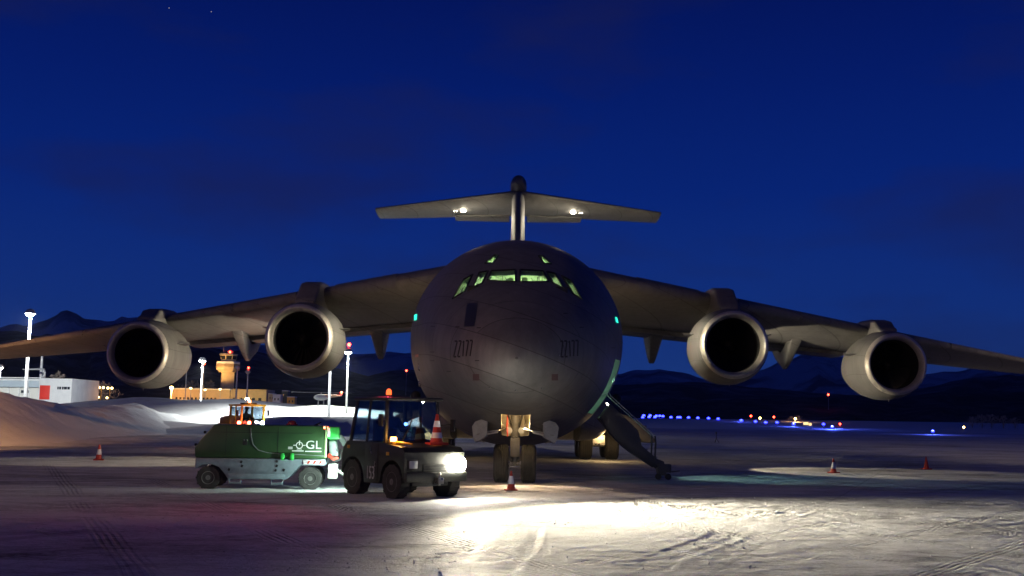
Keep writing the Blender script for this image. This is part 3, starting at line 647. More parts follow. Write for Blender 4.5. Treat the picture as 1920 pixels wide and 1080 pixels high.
# fin, tailplane
def sec_v(z, le, c, t): return [Vector((foil(u, t) * c, le + u * c, z)) for u in US] + [Vector((-foil(u, t) * c, le + u * c, z)) for u in US[-2:0:-1]]
MB().loft([sec_v(6.4, 38.8, 9.4, .105), sec_v(7.4, 39.6, 8.8, .105), sec_v(11, 41.6, 7.7, .12), sec_v(15, 43.8, 6.6, .13), sec_v(16.6, 44.7, 6.2, .13)]).build('tail_fin', M['grey'], jet, angle=40)
MB().lathe([(.01, 0), (.26, .12), (.42, .5), (.5, 1.2), (.52, 2.6), (.5, 5), (.36, 7), (.12, 8.6), (.01, 9)], (0, 43.2, 16.42), qy, 28, True).build('tail_bullet', M['grey'], jet)
for sx in (-1, 1):
    def hsec(x):
        k = x / 9.8; le = 44.4 + 5.9 * k; c = 6.3 - 3.4 * k; z = 15.92 - 0.10 * k; dr = 0.40 - 0.22 * k
        up = [Vector((sx * x, le + u * c, z - dr * u + foil(u, .105) * c)) for u in US]
        lo = [Vector((sx * x, le + u * c, z - dr * u - foil(u, .105) * c)) for u in US[-2:0:-1]]
        return up + lo
    tp = MB().loft([hsec(x) for x in (0.05, 1.5, 3.5, 5.5, 7.5, 9.2, 9.75, 9.8)]).build('tailplane', M['grey'], jet, angle=30)
    MB().prism([(sx * .6, 50.2, 15.42), (sx * 4.35, 50.5, 15.40), (sx * 4.35, 51.6, 15.28), (sx * .6, 51.7, 15.26)], (0, 0, .1)).build('elevator', M['grey'], tp, bevel=0.02)
    lp = Vector((sx * 3.68, 48.6, 15.42))
    MB().ball(lp, 0.14, 14, 8, (1.3, 1, .5)).build('tail_lamp', M['lampwarm'], tp)
    for k in (1, 2): MB().ball(lp + Vector((sx * (0.28 + .16 * k), .1, 0.0)), 0.022, 8, 6).build('tail_lamp', M['lampwarm'], tp)
    lamp('SPOT', 'tail_flood', lp + Vector((0, -.1, -.18)), 900, (1, .86, .62), tp, aim=(0, 44, 10.5), radius=.06, cone=120, blend=.8)
    lamp('POINT', 'tail_glow', lp + Vector((0, .0, -.45)), 22, (1, .86, .62), tp, radius=.1)

# nose gear
M['doorgrey'] = mat('gear_door_paint', (.36, .36, .35), .5, col2=(.27, .27, .26), nscale=6)
M['strut'] = mat('strut_grey_paint', (.22, .21, .20), .45, col2=(.15, .14, .13), nscale=9)
ng = MB().cyl((0, 5.0, 0.62), (0, 5.05, 1.75), 0.10, 0.13, 20).cyl((0, 5.0, 0.45), (0, 5.0, 0.8), 0.075, n=16).build('nose_gear_strut', M['strut'], jet)
MB().cyl((-.5, 5.0, .5), (.5, 5.0, .5), 0.06, n=14).build('axle', M['steel'], ng)
def wheel(x, y, r, w, parent, name='wheel', tread=4):
    prof = [(r * .52, -w * .42), (r * .80, -w * .5), (r * .94, -w * .44)]
    for k in range(tread):
        a = -w * .36 + w * .72 * k / tread; b = -w * .36 + w * .72 * (k + 1) / tread
        prof += [(r, a + .01), (r, b - .025), (r - .018, b - .018), (r - .018, b)]
    prof += [(r, w * .36), (r * .94, w * .44), (r * .80, w * .5), (r * .52, w * .42)]
    o = MB().lathe(prof, (x, y, r), Matrix.Rotation(math.pi / 2, 3, 'Y'), 40, True).build(name, M['tyre'], parent, angle=30)
    for s_ in (-1, 1):
        MB().lathe([(r * .54, w * .40), (r * .50, w * .44), (r * .42, w * .30), (r * .18, w * .28), (r * .15, w * .42), (.01, w * .42)], (x, y, r), Matrix.Rotation(s_ * math.pi / 2, 3, 'Y'), 24, False).build('hub', M['rim'], o)
    return o
for sx in (-1, 1):
    wheel(sx * .36, 5.0, 0.5, 0.40, ng, tread=5)
MB().box((0, 4.86, .92), (.26, .05, .5)).build('torque_link', M['strut'], ng, bevel=.015)
MB().box((0, 4.8, .42), (.34, .12, .05)).box((-.15, 4.8, .5), (.04, .1, .16)).box((.15, 4.8, .5), (.04, .1, .16)).build('tow_fitting', M['steel'], ng, bevel=.01)
for sx in (-1, 1):
    MB().cyl((sx * .16, 4.62, 1.36), (sx * .16, 4.80, 1.36), .085, .06, 16).build('taxi_light', M['lampunlit'], ng)
    MB().tube([(sx * .1, 4.9, 1.5), (sx * .18, 4.3, 1.75), (sx * .2, 3.6, 1.9)], .03, 8).build('drag_brace', M['steel'], ng)
    MB().ball((sx * .05, 4.84, 1.18), 0.03, 8, 6).build('strut_bolt', M['steel'], ng)
    # gear doors hang open either side
    pts = [(sx * .70, 3.7, 1.70), (sx * 1.02, 3.7, 1.58), (sx * 1.10, 3.7, 1.46), (sx * 1.06, 3.7, 1.16), (sx * 1.0, 3.7, 1.06), (sx * .72, 3.7, 1.22)]
    dr = MB().prism(pts, (0, 1.2, -0.03)).build('nose_gear_door', M['doorgrey'], jet, bevel=0.006, angle=20)
    for zz in (1.64, 1.36):
        MB().prism([(sx * .44, 4.0, zz + .02), (sx * .72, 3.9, zz - .02), (sx * .72, 3.9, zz - .12), (sx * .44, 4.0, zz - .06)], (0, .12, 0)).build('hinge_arm', M['white'], dr, bevel=.01)
    MB().tube([(sx * .2, 4.5, 1.42), (sx * .5, 4.0, 1.34), (sx * .98, 3.65, 1.26)], .016, 6).build('door_rod', M['steel'], dr)
    MB().tube([(sx * .3, 4.3, 1.5), (sx * .62, 4.1, 1.52)], .01, 6).build('door_rod', M['steel'], dr)
MB().tube([(-.2, 4.35, 1.2), (-.22, 4.38, 1.5), (-.19, 4.4, 1.9)], .022, 6).build('hydraulic_line', M['red'], ng)
for x in (-.1, .08, .22): MB().tube([(x, 5.1, 1.3), (x * 1.2, 5.12, 1.6), (x * .8, 5.2, 1.95)], .018, 6).build('hydraulic_line', M['steel'], ng)
lamp('POINT', 'wheel_well_lamp', (0.0, 4.1, 1.82), 26, (1, .70, .34), jet, radius=.05)
lamp('SPOT', 'wheel_well_flood', (0.0, 4.55, 1.62), 480, (1, .72, .44), jet, aim=(0.35, 2.2, 0), radius=.03, cone=70, blend=.3, scale=(1.6, 1, 1))

# main gear: sponsons, bogies, open doors
for sx in (-1, 1):
    rings = []
    for s, w, t, b in ((17.0, .15, 1.9, 1.3), (18.0, .9, 2.4, .95), (20, 1.35, 2.75, .82), (24, 1.5, 2.85, .8), (28, 1.45, 2.8, .82), (31, 1.0, 2.5, 1.0), (33.5, .15, 1.9, 1.5)):
        rings.append([Vector((sx * (2.45 + w * max(0, math.cos(a)) ** .7 if math.cos(a) > 0 else 2.45), s, (t + b) / 2 + (t - b) / 2 * math.sin(a))) for a in [2 * math.pi * k / 24 for k in range(24)]])
    sp = MB().loft(rings).build('gear_sponson', M['grey'], jet, angle=45)
    for row, yy in enumerate((23.0, 25.4)):
        g = MB().cyl((sx * 3.5, yy, .62), (sx * 3.5, yy, 1.7), .16, n=16).cyl((sx * 2.7, yy, .62), (sx * 4.3, yy, .62), .09, n=14).box((sx * 3.55, yy - .2, .85), (.5, .25, .35)).build('main_gear_strut', M['steel'], jet, angle=30)
        for wx in (2.98, 4.10): wheel(sx * wx, yy, .63, .58, g, tread=5)
    MB().box((sx * 2.08, 22.6, 1.12), (.9, .6, .62)).build('gear_fairing', M['white'], sp, bevel=.12, seg=3)
    MB().cyl((sx * 1.05, 22.4, .72), (sx * 1.7, 22.5, .72), .05, n=10).ball((sx * 1.3, 22.42, .72), .08, 10, 6).build('retraction_rod', M['white'], sp)
    # curved gear doors swung outward
    for k, (y0, ln, dx) in enumerate(((22.0, 1.1, 0.0), (23.3, 1.2, .14), (24.7, 1.2, .22))):
        arc = [(sx * (3.85 + dx + 2.0 * q / 8), 2.0 - .08 * q / 8 - 1.05 * (q / 8) ** 2.6 - .05 * k) for q in range(9)]
        lowr = [(arc[-1][0] - sx * .02, arc[-1][1] - .10), (sx * (5.35 + dx), arc[-1][1] - .06), (sx * (5.0 + dx), 1.22 - .05 * k), (sx * (4.4 + dx), 1.62 - .05 * k), (arc[0][0], 1.75)]
        MB().prism([Vector((x, y0, z)) for x, z in arc + lowr], (0, .07, 0)).build('door_rib', M['grey'], sp, bevel=.01)
        MB().prism([Vector((x, y0, z)) for x, z in arc] + [Vector((x, y0, z - .09)) for x, z in reversed(arc)], (0, ln, 0)).build('main_gear_door', M['grey'], sp, bevel=.012)
    MB().tube([(sx * 4.3, 22.6, 1.0), (sx * 5.0, 22.3, 1.2), (sx * 5.5, 22.2, 1.45)], .035, 8).build('door_rod', M['steel'], sp)
    lamp('POINT', 'gear_bay_lamp', (sx * 3.75, 20.9, 0.95), 48, (1, .66, .28), jet, radius=.08)
# fuselage flood lamps lighting the wing roots and engines
for sx in (-1, 1):
    lp = Vector((sx * 3.20, 17.0, 5.4))
    MB().ball(lp, .10, 12, 8).build('wing_inspection_lamp', M['lampwarm'], fus)
    lamp('SPOT', 'wing_inspection_flood', lp + Vector((sx * .14, .05, 0)), 2300, (1, .88, .62), jet, aim=(sx * 9, 22.0, 4.4), radius=.08, cone=70, blend=.8, scale=(1, .42, 1))
    l2 = Vector((sx * 3.98, 24.0, 2.3)); MB().ball(l2, .09, 12, 8).build('sponson_lamp', M['lampwarm'], fus)
    lamp('SPOT', 'sponson_flood', l2 + Vector((sx * .14, 0, .05)), 6500, (1, .84, .58), jet, aim=(sx * 16.3, 25.2, 4.9), radius=.08, cone=46, blend=.8)
    l3 = Vector((sx * 2.6, 37.0, 6.9)); MB().ball(l3, .09, 12, 8).build('added_tail_lamp', M['lampwarm'], fus)  # lamp pair added to brighten the tailplane from below
    lamp('SPOT', 'added_tailplane_flood', l3 + Vector((sx * .12, 0, .14)), 5200, (1, .84, .56), jet, aim=(sx * 5.2, 49, 15.4), radius=.08, cone=54, blend=.8)
    lamp('SPOT', 'added_ground_flood', lp + Vector((sx * .14, -.3, -.1)), 2600, (1, .86, .60), jet, aim=(sx * 11.6, 14.6, 0), radius=.03, cone=46, blend=.25, scale=(1, .6, 1))  # extra spot added to throw a warm patch on the apron
    lamp('SPOT', 'wing_root_flood', lp + Vector((sx * .16, .6, 0)), 70, (1, .62, .30), jet, aim=(sx * 10, 28, 6.0), radius=.08, cone=110, blend=.8)

# crew door let down as stairs, on our right
st_ = Vector((2.45, (DS0 + DS1) / 2, 1.80)); en = Vector((4.10, (DS0 + DS1) / 2 + .05, 0.42))
ax = (en - st_).normalized(); up = Vector((0, 1, 0)).cross(ax); up = up if up.z > 0 else -up
hwid = .42
skin = []
for k in range(9):
    t = k / 8; c = st_ + (en - st_) * t - up * (.10 + .16 * math.sin(math.pi * t))
    skin.append([c + Vector((0, -hwid, 0)), c + Vector((0, hwid, 0)), c + Vector((0, hwid, 0)) + up * .06, c + Vector((0, -hwid, 0)) + up * .06])
stair = MB().loft(skin).build('crew_door_stairs', M['grey_dark'], jet, angle=40, label='dark crew door let down as stairs')
for s_ in (-1, 1):
    a = st_ + Vector((0, s_ * hwid, 0)); b = en + Vector((0, s_ * hwid, 0)); th = Vector((0, .03 * -s_, 0))
    MB().prism([a - up * .12, a + up * .42, a + (b - a) * .50 + up * .36, a + (b - a) * .66 + up * .10, b + up * .10, b - up * .14, a + (b - a) * .5 - up * .26], th).build('stringer', M['grey_dark'], stair, bevel=.006)
for k in range(6):
    c = st_ + (en - st_) * ((k + .6) / 6.4) + up * .06
    MB().box(c, (.24, .80, .03)).build('tread', M['steel'], stair, bevel=.006)
for s_ in (-1, 1):
    a = st_ + Vector((.12, s_ * (hwid + .03), .62)); b = en + Vector((-.12, s_ * (hwid + .03), .82))
    MB().tube([a + Vector((-.1, 0, -.02)), a, a + Vector((.09, 0, .05)), a + Vector((.14, 0, -.06)), b], .014, 6).build('handrail', M['white'], stair)
    MB().tube([b, b + Vector((.02, 0, -.2)), en + Vector((-.12, s_ * hwid, .1))], .028, 6).build('rail_post', M['grey_dark'], stair)
ft = Vector((4.22, en.y, 0))
MB().prism([(en.x - .06, en.y - .3, .60), (en.x + .16, en.y - .3, .52), (ft.x + .12, en.y - .3, .12), (ft.x - .1, en.y - .3, .12)], (0, .6, 0)).build('stair_foot', M['grey_dark'], stair, bevel=.02)
MB().box((ft.x + .14, en.y - .1, .32), (.22, .4, .24)).build('step_box', M['grey_dark'], stair, bevel=.02)
for s_ in (-1, 1): MB().cyl((ft.x + .02 + .14 * s_, en.y - .3, .09), (ft.x + .02 + .14 * s_, en.y - .22, .09), .09, n=14).build('foot_roller', M['black'], stair)
MB().tube([(ft.x + .2, en.y - .2, .22), (ft.x + .5, en.y - .22, .26)], .02, 6).build('lever', M['grey_dark'], stair)
lamp('SPOT', 'door_step_light', (2.55, (DS0 + DS1) / 2 + .25, 3.0), 290, (.55, 1, .80), jet, aim=(8.2, 8.6, 0), radius=.04, cone=58, blend=.6)
lamp('POINT', 'door_lamp', (1.75, (DS0 + DS1) / 2 - .1, 3.0), 16, (.62, 1, .74), jet, radius=.08)

for s_, m_ in ((DS0 - .02, M['doorlining']), (DS1 + .02, M['doorlining'])):
    seal = []
    for k in range(12):
        z = 1.84 + 1.58 * k / 11; xx = hw(s_) * math.sqrt(max(0, 1 - ((zw(s_) - z) / (zw(s_) - zb(s_))) ** 2))
        seal.append([Vector((xx - .10, s_ - .03, z)), Vector((xx + .07, s_ - .03, z)), Vector((xx + .07, s_ + .03, z)), Vector((xx - .10, s_ + .03, z))])
    if s_ > DS1: MB().loft(seal).build('door_seal', m_, fus, angle=40)

# ------------------------------------------------------------------ vehicles
def arch(cy, r, z0, n=9):         # wheel arch points, front to back, in (y, z)
    a0 = math.asin(min(1, max(-1, (z0 - 0.37) / r)))
    return [(cy + r * math.cos(a0 + (math.pi - 2 * a0) * k / n), .37 + r * math.sin(a0 + (math.pi - 2 * a0) * k / n)) for k in range(n + 1)]
def vwheel(x, y, r, w, parent, side, snow=False):
    lugs = MB().lathe([(r * .55, -w * .45), (r * .82, -w * .5), (r * .95, -w * .45), (r * .97, 0), (r * .95, w * .45), (r * .82, w * .5), (r * .55, w * .45)], (x, y, r), Matrix.Rotation(math.pi / 2, 3, 'Y'), 36, True)
    q0 = Matrix.Rotation(math.pi / 2, 3, 'Y')
    for k in range(26):
        a = 2 * math.pi * k / 26
        lugs.box(Vector((x + (w * .2 if k % 2 else -w * .2), y, r)) + Matrix.Rotation(a, 3, 'X') @ Vector((0, 0, r * .975)), (w * .5, r * .13, r * .05), Matrix.Rotation(a, 3, 'X'))
    o = lugs.build('wheel', M['tyre'], parent, angle=30)
    MB().lathe([(r * .57, w * .42), (r * .54, w * .47), (r * .48, w * .34), (r * .22, w * .30), (r * .18, w * .46), (.01, w * .46)], (x, y, r), Matrix.Rotation(side * math.pi / 2, 3, 'Y'), 24, False).build('rim', M['rim'], o)
    for k in range(6):
        a = 2 * math.pi * k / 6; MB().ball((x + side * w * .34, y + r * .33 * math.cos(a), r + r * .33 * math.sin(a)), r * .035, 6, 4).build('wheel_nut', M['steel'], o)
    return o
def text_mesh(s, size, sxy=(1, 1), ext=0.004):
    cu = bpy.data.curves.new('t', 'FONT'); cu.body = s; cu.size = size; cu.extrude = ext; cu.align_x = 'CENTER'; cu.align_y = 'CENTER'; cu.resolution_u = 3
    ob = bpy.data.objects.new('t', cu); C.objects.link(ob); bpy.context.view_layer.update()
    me = bpy.data.meshes.new_from_object(ob.evaluated_get(bpy.context.evaluated_depsgraph_get())); bpy.data.objects.remove(ob)
    for v in me.vertices: v.co.x *= sxy[0]; v.co.y *= sxy[1]
    return me
def person(name, label, loc, rz, jacket, cap):
    root = thing(name, label, 'person', loc, rz)
    V = [(0, 0, 0), (0, 0, .2), (0, -.01, .40), (0, 0, .53), (0, .015, .62), (0, .03, .72), (0, .04, .82),
         (.19, 0, .47), (.26, .12, .24), (.19, .36, .27), (.17, .44, .29), (-.19, 0, .47), (-.26, .12, .24), (-.19, .36, .27), (-.17, .44, .29),
         (.1, .03, -.02), (.13, .42, .03), (.13, .46, -.36), (.13, .58, -.40), (-.1, .03, -.02), (-.13, .42, .03), (-.13, .46, -.36), (-.13, .58, -.40), (0, .135, .72)]
    E = [(0, 1), (1, 2), (2, 3), (3, 4), (4, 5), (5, 6), (2, 7), (7, 8), (8, 9), (9, 10), (2, 11), (11, 12), (12, 13), (13, 14), (0, 15), (15, 16), (16, 17), (17, 18), (0, 19), (19, 20), (20, 21), (21, 22), (5, 23)]
    Rr = [.15, .15, .17, .08, .065, .10, .085, .085, .06, .045, .04, .085, .06, .045, .04, .1, .075, .06, .05, .1, .075, .06, .05, .02]
    for s_ in (-1, 1):
        b = 10 if s_ > 0 else 14
        for k in range(5):                                       # fingers closed on the wheel rim
            i = len(V); x0 = V[b][0]
            V += [(x0 + (k - 2) * .018, .475, .295 - .01 * (k == 0)), (x0 + (k - 2) * .02, .50, .275)]; E += [(b, i), (i, i + 1)]; Rr += [.010, .009]
    me = bpy.data.meshes.new(name); me.from_pydata(V, E, []); ob = bpy.data.objects.new('b', me); C.objects.link(ob)
    ob.modifiers.new('s', 'SKIN'); sub = ob.modifiers.new('u', 'SUBSURF'); sub.levels = sub.render_levels = 2
    for i, sv in enumerate(me.skin_vertices[0].data): sv.radius = (Rr[i], Rr[i]); sv.use_root = (i == 0)
    bpy.context.view_layer.update()
    m2 = bpy.data.meshes.new_from_object(ob.evaluated_get(bpy.context.evaluated_depsgraph_get())); bpy.data.objects.remove(ob)
    for p in m2.polygons:
        c = p.center; p.material_index = 1 if (c.z > .56 or (c.y > .37 and .2 < c.z < .4)) else 0
    m2.materials.clear()
    body = link('body', m2, [jacket, M['skin']], root)
    MB().ball((0, .03, .79), .118, 16, 8, (.92, 1.05, .75)).build('cap', cap, root)
    for s_ in (-1, 1): MB().ball((s_ * .035, .118, .735), .012, 8, 6).build('eye', M['black'], root)
    return root

# --- tow tractor 153
TO = Vector((-2.29, 23.78, 0)); TRZ = math.atan2(-.781, .625) - math.pi / 2
tug = thing('tow_tractor', 'dark olive tow tractor numbered 153 with one blazing headlight', 'tractor', TO, TRZ)
TM = Matrix.Translation(TO) @ Matrix.Rotation(TRZ, 4, 'Z')
prof = [(1.22, .40), (1.25, .55), (1.24, .96), (1.12, 1.06), (.45, 1.13), (-1.0, 1.15), (-1.17, 1.02), (-1.22, .8), (-1.22, .46)] + arch(-.77, .46, .46)[::-1] + [(-.28, .30), (.28, .30)] + arch(.77, .43, .40)[::-1]
hood = MB().prism([(-.74, y, z) for y, z in prof], (1.48, 0, 0)).build('body', M['olive'], tug, bevel=.025)
MB().box((0, 0, .5), (.9, 2.2, .45)).build('underframe', M['black'], tug, bevel=.02)
for x in (-.62, .62):
    vwheel(x, -.77, .385, .27, tug, 1 if x > 0 else -1); vwheel(x, .77, .36, .25, tug, 1 if x > 0 else -1)
    MB().lathe([(.47, -.17), (.52, -.17), (.52, .17), (.47, .17)], (x * 1.02, -.77, .385), Matrix.Rotation(math.pi / 2, 3, 'Y'), 28, False, closed=True).build('fender', M['olive'], tug, angle=30) if False else None
MB().box((0, 1.29, .47), (1.5, .12, .20)).build('bumper', M['olive'], tug, bevel=.03)
MB().box((0, 1.262, .62), (.62, .03, .2)).build('grille', M['black'], tug, bevel=.01)
for k in range(4): MB().box((0, 1.285, .55 + .05 * k), (.58, .02, .018)).build('grille_bar', M['olive'], tug)
MB().box((0, 1.40, .40), (.14, .16, .12)).cyl((0, 1.42, .30), (0, 1.42, .56), .025, n=8).build('tow_hook', M['steel'], tug, bevel=.01)
for x in (.56, -.56):
    MB().box((x, 1.262, .72), (.24, .05, .20)).build('headlight_housing', M['black'], tug, bevel=.02)
    if x > 0: MB().box((x, 1.298, .72), (.19, .03, .15)).build('headlight', M['lampunlit'], tug, bevel=.012, label='unlit square headlight')
    else: MB().lathe([(.15, 0), (.165, .02), (.16, .05), (.11, .085), (.01, .095)], (x, 1.285, .72), qy, 24).build('headlight', M['head'], tug, label='blazing lit headlight')
# cab frame: tapered pillars, roof
B = {(1, -1): (.70, -.93), (-1, -1): (-.70, -.93), (1, 1): (.68, .42), (-1, 1): (-.68, .42)}
T = {(1, -1): (.60, -.84), (-1, -1): (-.60, -.84), (1, 1): (.62, .36), (-1, 1): (-.62, .36)}
def pill(a, b, w=.07, name='cab_pillar', par=tug, m=None):
    MB().prism([(a[0] - w / 2, a[1] - w / 2, a[2]), (a[0] + w / 2, a[1] - w / 2, a[2]), (a[0] + w / 2, a[1] + w / 2, a[2]), (a[0] - w / 2, a[1] + w / 2, a[2])], Vector(b) - Vector(a)).build(name, m or M['olive'], par, bevel=.012)
for k in B: pill((*B[k], 1.13), (*T[k], 2.02))
pill((.70, -.28, 1.13), (.62, -.28, 2.02), .05); pill((-.70, -.28, 1.13), (-.62, -.28, 2.02), .05)
MB().prism([(-.68, -.92, 2.01), (.68, -.92, 2.01), (.70, .50, 2.01), (-.70, .50, 2.01)], (0, 0, .07)).build('roof', M['olive'], tug, bevel=.03)
def pane(pts, par, m=M['glass_dark'], name='window_pane'):
    pts = [Vector(p) for p in pts]; n = (pts[1] - pts[0]).cross(pts[2] - pts[0]).normalized()
    return MB().prism(pts, n * .008).build(name, m, par, smooth=False)
for s_ in (1, -1):
    pane([(s_ * .695, -.88, 1.17), (s_ * .695, -.32, 1.17), (s_ * .615, -.32, 1.99), (s_ * .605, -.80, 1.99)], tug)
    pane([(s_ * .695, -.24, 1.17), (s_ * .68, .37, 1.17), (s_ * .62, .32, 1.99), (s_ * .615, -.24, 1.99)], tug)
pane([(.63, .43, 1.17), (-.63, .43, 1.17), (-.58, .37, 1.99), (.58, .37, 1.99)], tug, name='windscreen')
pane([(.65, -.94, 1.17), (-.65, -.94, 1.17), (-.56, -.85, 1.99), (.56, -.85, 1.99)], tug)
MB().tube([(.30, .46, 1.15), (.12, .45, 1.45), (.05, .43, 1.62)], .012, 6).build('wiper', M['black'], tug)
MB().box((0, -.55, 1.02), (.5, .5, .18)).box((0, -.78, 1.3), (.46, .12, .6)).build('seat', M['black'], tug, bevel=.04)
MB().lathe([(.17, -.012), (.185, 0), (.17, .012), (.155, 0)], (0, .08, 1.33), Matrix.Rotation(-.6, 3, 'X'), 24, False, closed=True).cyl((0, .2, 1.1), (0, .08, 1.33), .025, n=8).build('steering_wheel', M['black'], tug)
MB().box((0, .34, 1.14), (1.2, .14, .12)).build('dashboard', M['black'], tug, bevel=.02)
MB().cyl((.30, -.10, 2.08), (.30, -.10, 2.13), .07, .06, 16).build('beacon_base', M['black'], tug)
MB().lathe([(.055, 0), (.06, .03), (.055, .09), (.03, .125), (.004, .13)], (.30, -.10, 2.13), None, 16).build('beacon', M['beaconred'], tug)
lamp('POINT', 'beacon_light', (.30, -.10, 2.40), 10, (1, .06, .10), tug, radius=.06)
lamp('SPOT', 'beacon_beam', (.30, -.10, 2.36), 230, (1, .05, .14), tug, aim=TM.inverted() @ Vector((-5.2, 17.5, 0)), radius=.06, cone=66, blend=1.0, scale=(1, .6, 1))
MB().box((.60, .60, 1.21), (.10, .12, .10)).build('indicator', M['amber'], tug, bevel=.02)
MB().box((.60, .60, 1.13), (.14, .16, .07)).build('indicator_bracket', M['yellow'], tug, bevel=.015)
MB().cyl((.56, .64, 1.14), (.40, 1.0, 1.12), .045, .02, 12).build('reflector_horn', M['yellow'], tug)
MB().box((.66, .85, 1.065), (.06, .62, .02)).build('yellow_stripe', M['yellow'], tug, bevel=.005)
lamp('POINT', 'indicator_light', (.56, .74, 1.30), 7, (1, .5, .12), tug, radius=.03)
for (y, z) in ((-.95, 1.02), (.62, .92)): MB().box((.742, y, z), (.02, .11, .07)).build('side_reflector', mat('dull_orange_reflector', (.6, .28, .02), .3), tug, bevel=.004)
MB().tube([(.755, -.02, 1.02), (.775, .0, .98), (.755, .02, .90)], .012, 6).build('door_handle', M['steel'], tug)
MB().tube([(.755, .16, .74), (.775, .16, .70), (.755, .16, .64)], .012, 6).build('door_handle', M['steel'], tug)
MB().box((.748, .0, .72), (.01, .50, .80)).build('door_panel', M['olive'], tug, bevel=.004)
tm = text_mesh('153', .38, (.60, 1)); tm.transform(Matrix.Translation((.757, -.01, .50)) @ Matrix.Rotation(math.pi / 2, 4, 'Z') @ Matrix.Rotation(math.pi / 2, 4, 'X')); link('number', tm, mat('faded_white_print', (.42, .42, .42), .6), tug, smooth=False, label='white number 153')
tw = text_mesh('700', .20, (.8, 1)); tw.transform(Matrix.Translation((-.22, .98, 1.09)) @ Matrix.Rotation(math.pi, 4, 'Z') @ Matrix.Rotation(-.10, 4, 'X')); link('hood_lettering', tw, mat('orange_print', (.5, .16, .03), .6), tug, smooth=False)
MB().tube([(-.70, .42, 1.5), (-.88, .55, 1.52)], .014, 6).box((-.92, .56, 1.5), (.05, .12, .26)).build('mirror', M['black'], tug)
MB().tube([(.70, .42, 1.6), (.84, .52, 1.62)], .014, 6).box((.87, .53, 1.6), (.05, .12, .24)).build('mirror', M['black'], tug)
MB().ball((.1, .28, 1.52), .035, 10, 6).build('cab_lamp', M['bluelamp'], tug)
lamp('POINT', 'cab_light', (.1, .2, 1.6), 3.5, (.12, .25, 1), tug, radius=.05)
HL = TM @ Vector((-.56, 1.34, .72))
lamp('SPOT', 'headlight_beam', (-.56, 1.43, .72), 22000, (1, .90, .67), tug, aim=(-.56 - 1.9, 1.36 + 9, .20), radius=.07, cone=124, blend=1.0, scale=(1, .17, 1))
MB().box((.3, -1.27, .95), (.16, .06, .12)).build('rear_work_lamp', M['lampwhite'], tug, bevel=.01)
lamp('SPOT', 'rear_work_light', (.34, -1.33, .60), 230, (.72, 1, .88), tug, aim=(1.1, -3.4, .0), radius=.05, cone=120, blend=.5)
drv = person('person', 'driver in dark navy jacket and cap seated in the olive tow tractor cab', TM @ Vector((0, -.50, 1.13)), TRZ, M['jacket'], M['black'])

# --- ground power unit
GL0 = G(398, 914); GO = Vector((-5.55, 25.75, 0)); GRZ = R(6)
gpu = thing('ground_power_unit', 'low green and blue-grey ground power unit trailer marked GL', 'power unit', GO, GRZ)
# local x to the right along the trailer, y away from the camera; side facing us at y=-.72
prof = [(-1.52, .70), (-1.54, .92), (-1.40, 1.12), (-1.13, 1.44), (1.30, 1.44), (1.36, 1.38), (1.36, .70)]
can = MB().prism([(x, -.72, z) for x, z in prof], (0, 1.44, 0)).build('canopy', M['green'], gpu, bevel=.035)
gp = [(-1.50, .70), (1.36, .70), (1.36, .56)] + [(1.12 - (x_ - 0), z_) for x_, z_ in ()] + [(.80, .56), (.56, .30), (.50, .24), (-.78, .24), (-.84, .34), (-.98, .50), (-1.16, .57), (-1.36, .55), (-1.50, .46)]
MB().prism([(x, -.76, z - .004) for x, z in gp], (0, 1.52, 0)).build('chassis', M['chassis'], gpu, bevel=.02)
MB().box((-.15, -.775, .305), (1.25, .02, .11)).build('sill_rail', M['chassis'], gpu, bevel=.008)
for x in (-1.22, 1.02):
    for y in (-.60, .60):
        w_ = MB().lathe([(.14, -.1), (.2, -.11), (.25, -.10), (.262, 0), (.25, .10), (.2, .11), (.14, .1)], (x, y, .262), Matrix.Rotation(-math.pi / 2, 3, 'X'), 32, True)
        for k in range(24):
            a = 2 * math.pi * k / 24; w_.box(Vector((x, y + (.05 if k % 2 else -.05), .262)) + Matrix.Rotation(a, 3, 'Y') @ Vector((0, 0, .258)), (.035, .10, .014), Matrix.Rotation(a, 3, 'Y'))
        w_ = w_.build('wheel', M['tyre'], gpu, angle=30)
        MB().lathe([(.145, .10), (.135, .115), (.12, .08), (.06, .075), (.05, .11), (.004, .112)], (x, y, .262), Matrix.Rotation(math.pi / 2 if y < 0 else -math.pi / 2, 3, 'X'), 22, False).build('rim', M['rim'], w_)
        for k in range(5):
            a = 2 * math.pi * k / 5; MB().ball((x + .09 * math.cos(a), y + (-.085 if y < 0 else .085), .262 + .09 * math.sin(a)), .011, 6, 4).build('wheel_nut', M['steel'], w_)
for x in (-.62, .30):
    MB().tube([(x - .13, -.70, .26), (x - .12, -.74, .15), (x + .12, -.74, .15), (x + .13, -.70, .26)], .022, 8).build('fork_pocket', M['chassis'], gpu)
for x, z in ((-.50, .62), (-.48, .53), (.28, .64), (.28, .54), (.26, .44), (-.76, .45), (.44, .45)): MB().box((x, -.766, z), (.045, .012, .055), Matrix.Rotation(.35, 3, 'Y')).build('bolt_slot', M['black'], gpu)
MB().prism([(.86, -.78, .58), (1.32, -.78, .58), (1.32, -.78, .68), (.86, -.78, .68)], (0, .02, 0)).build('warning_board', M['reflect'], gpu, bevel=.004)
for k in range(3): MB().prism([(.94 + .13 * k, -.786, .595), (.99 + .13 * k, -.786, .595), (1.03 + .13 * k, -.786, .665), (.98 + .13 * k, -.786, .665)], (0, .004, 0)).build('warning_stripe', M['red'], gpu, smooth=False)
for x in (.40, .61): MB().box((x, -.75, .745), (.085, .10, .15)).build('cable_clamp', M['lime'], gpu, bevel=.02)
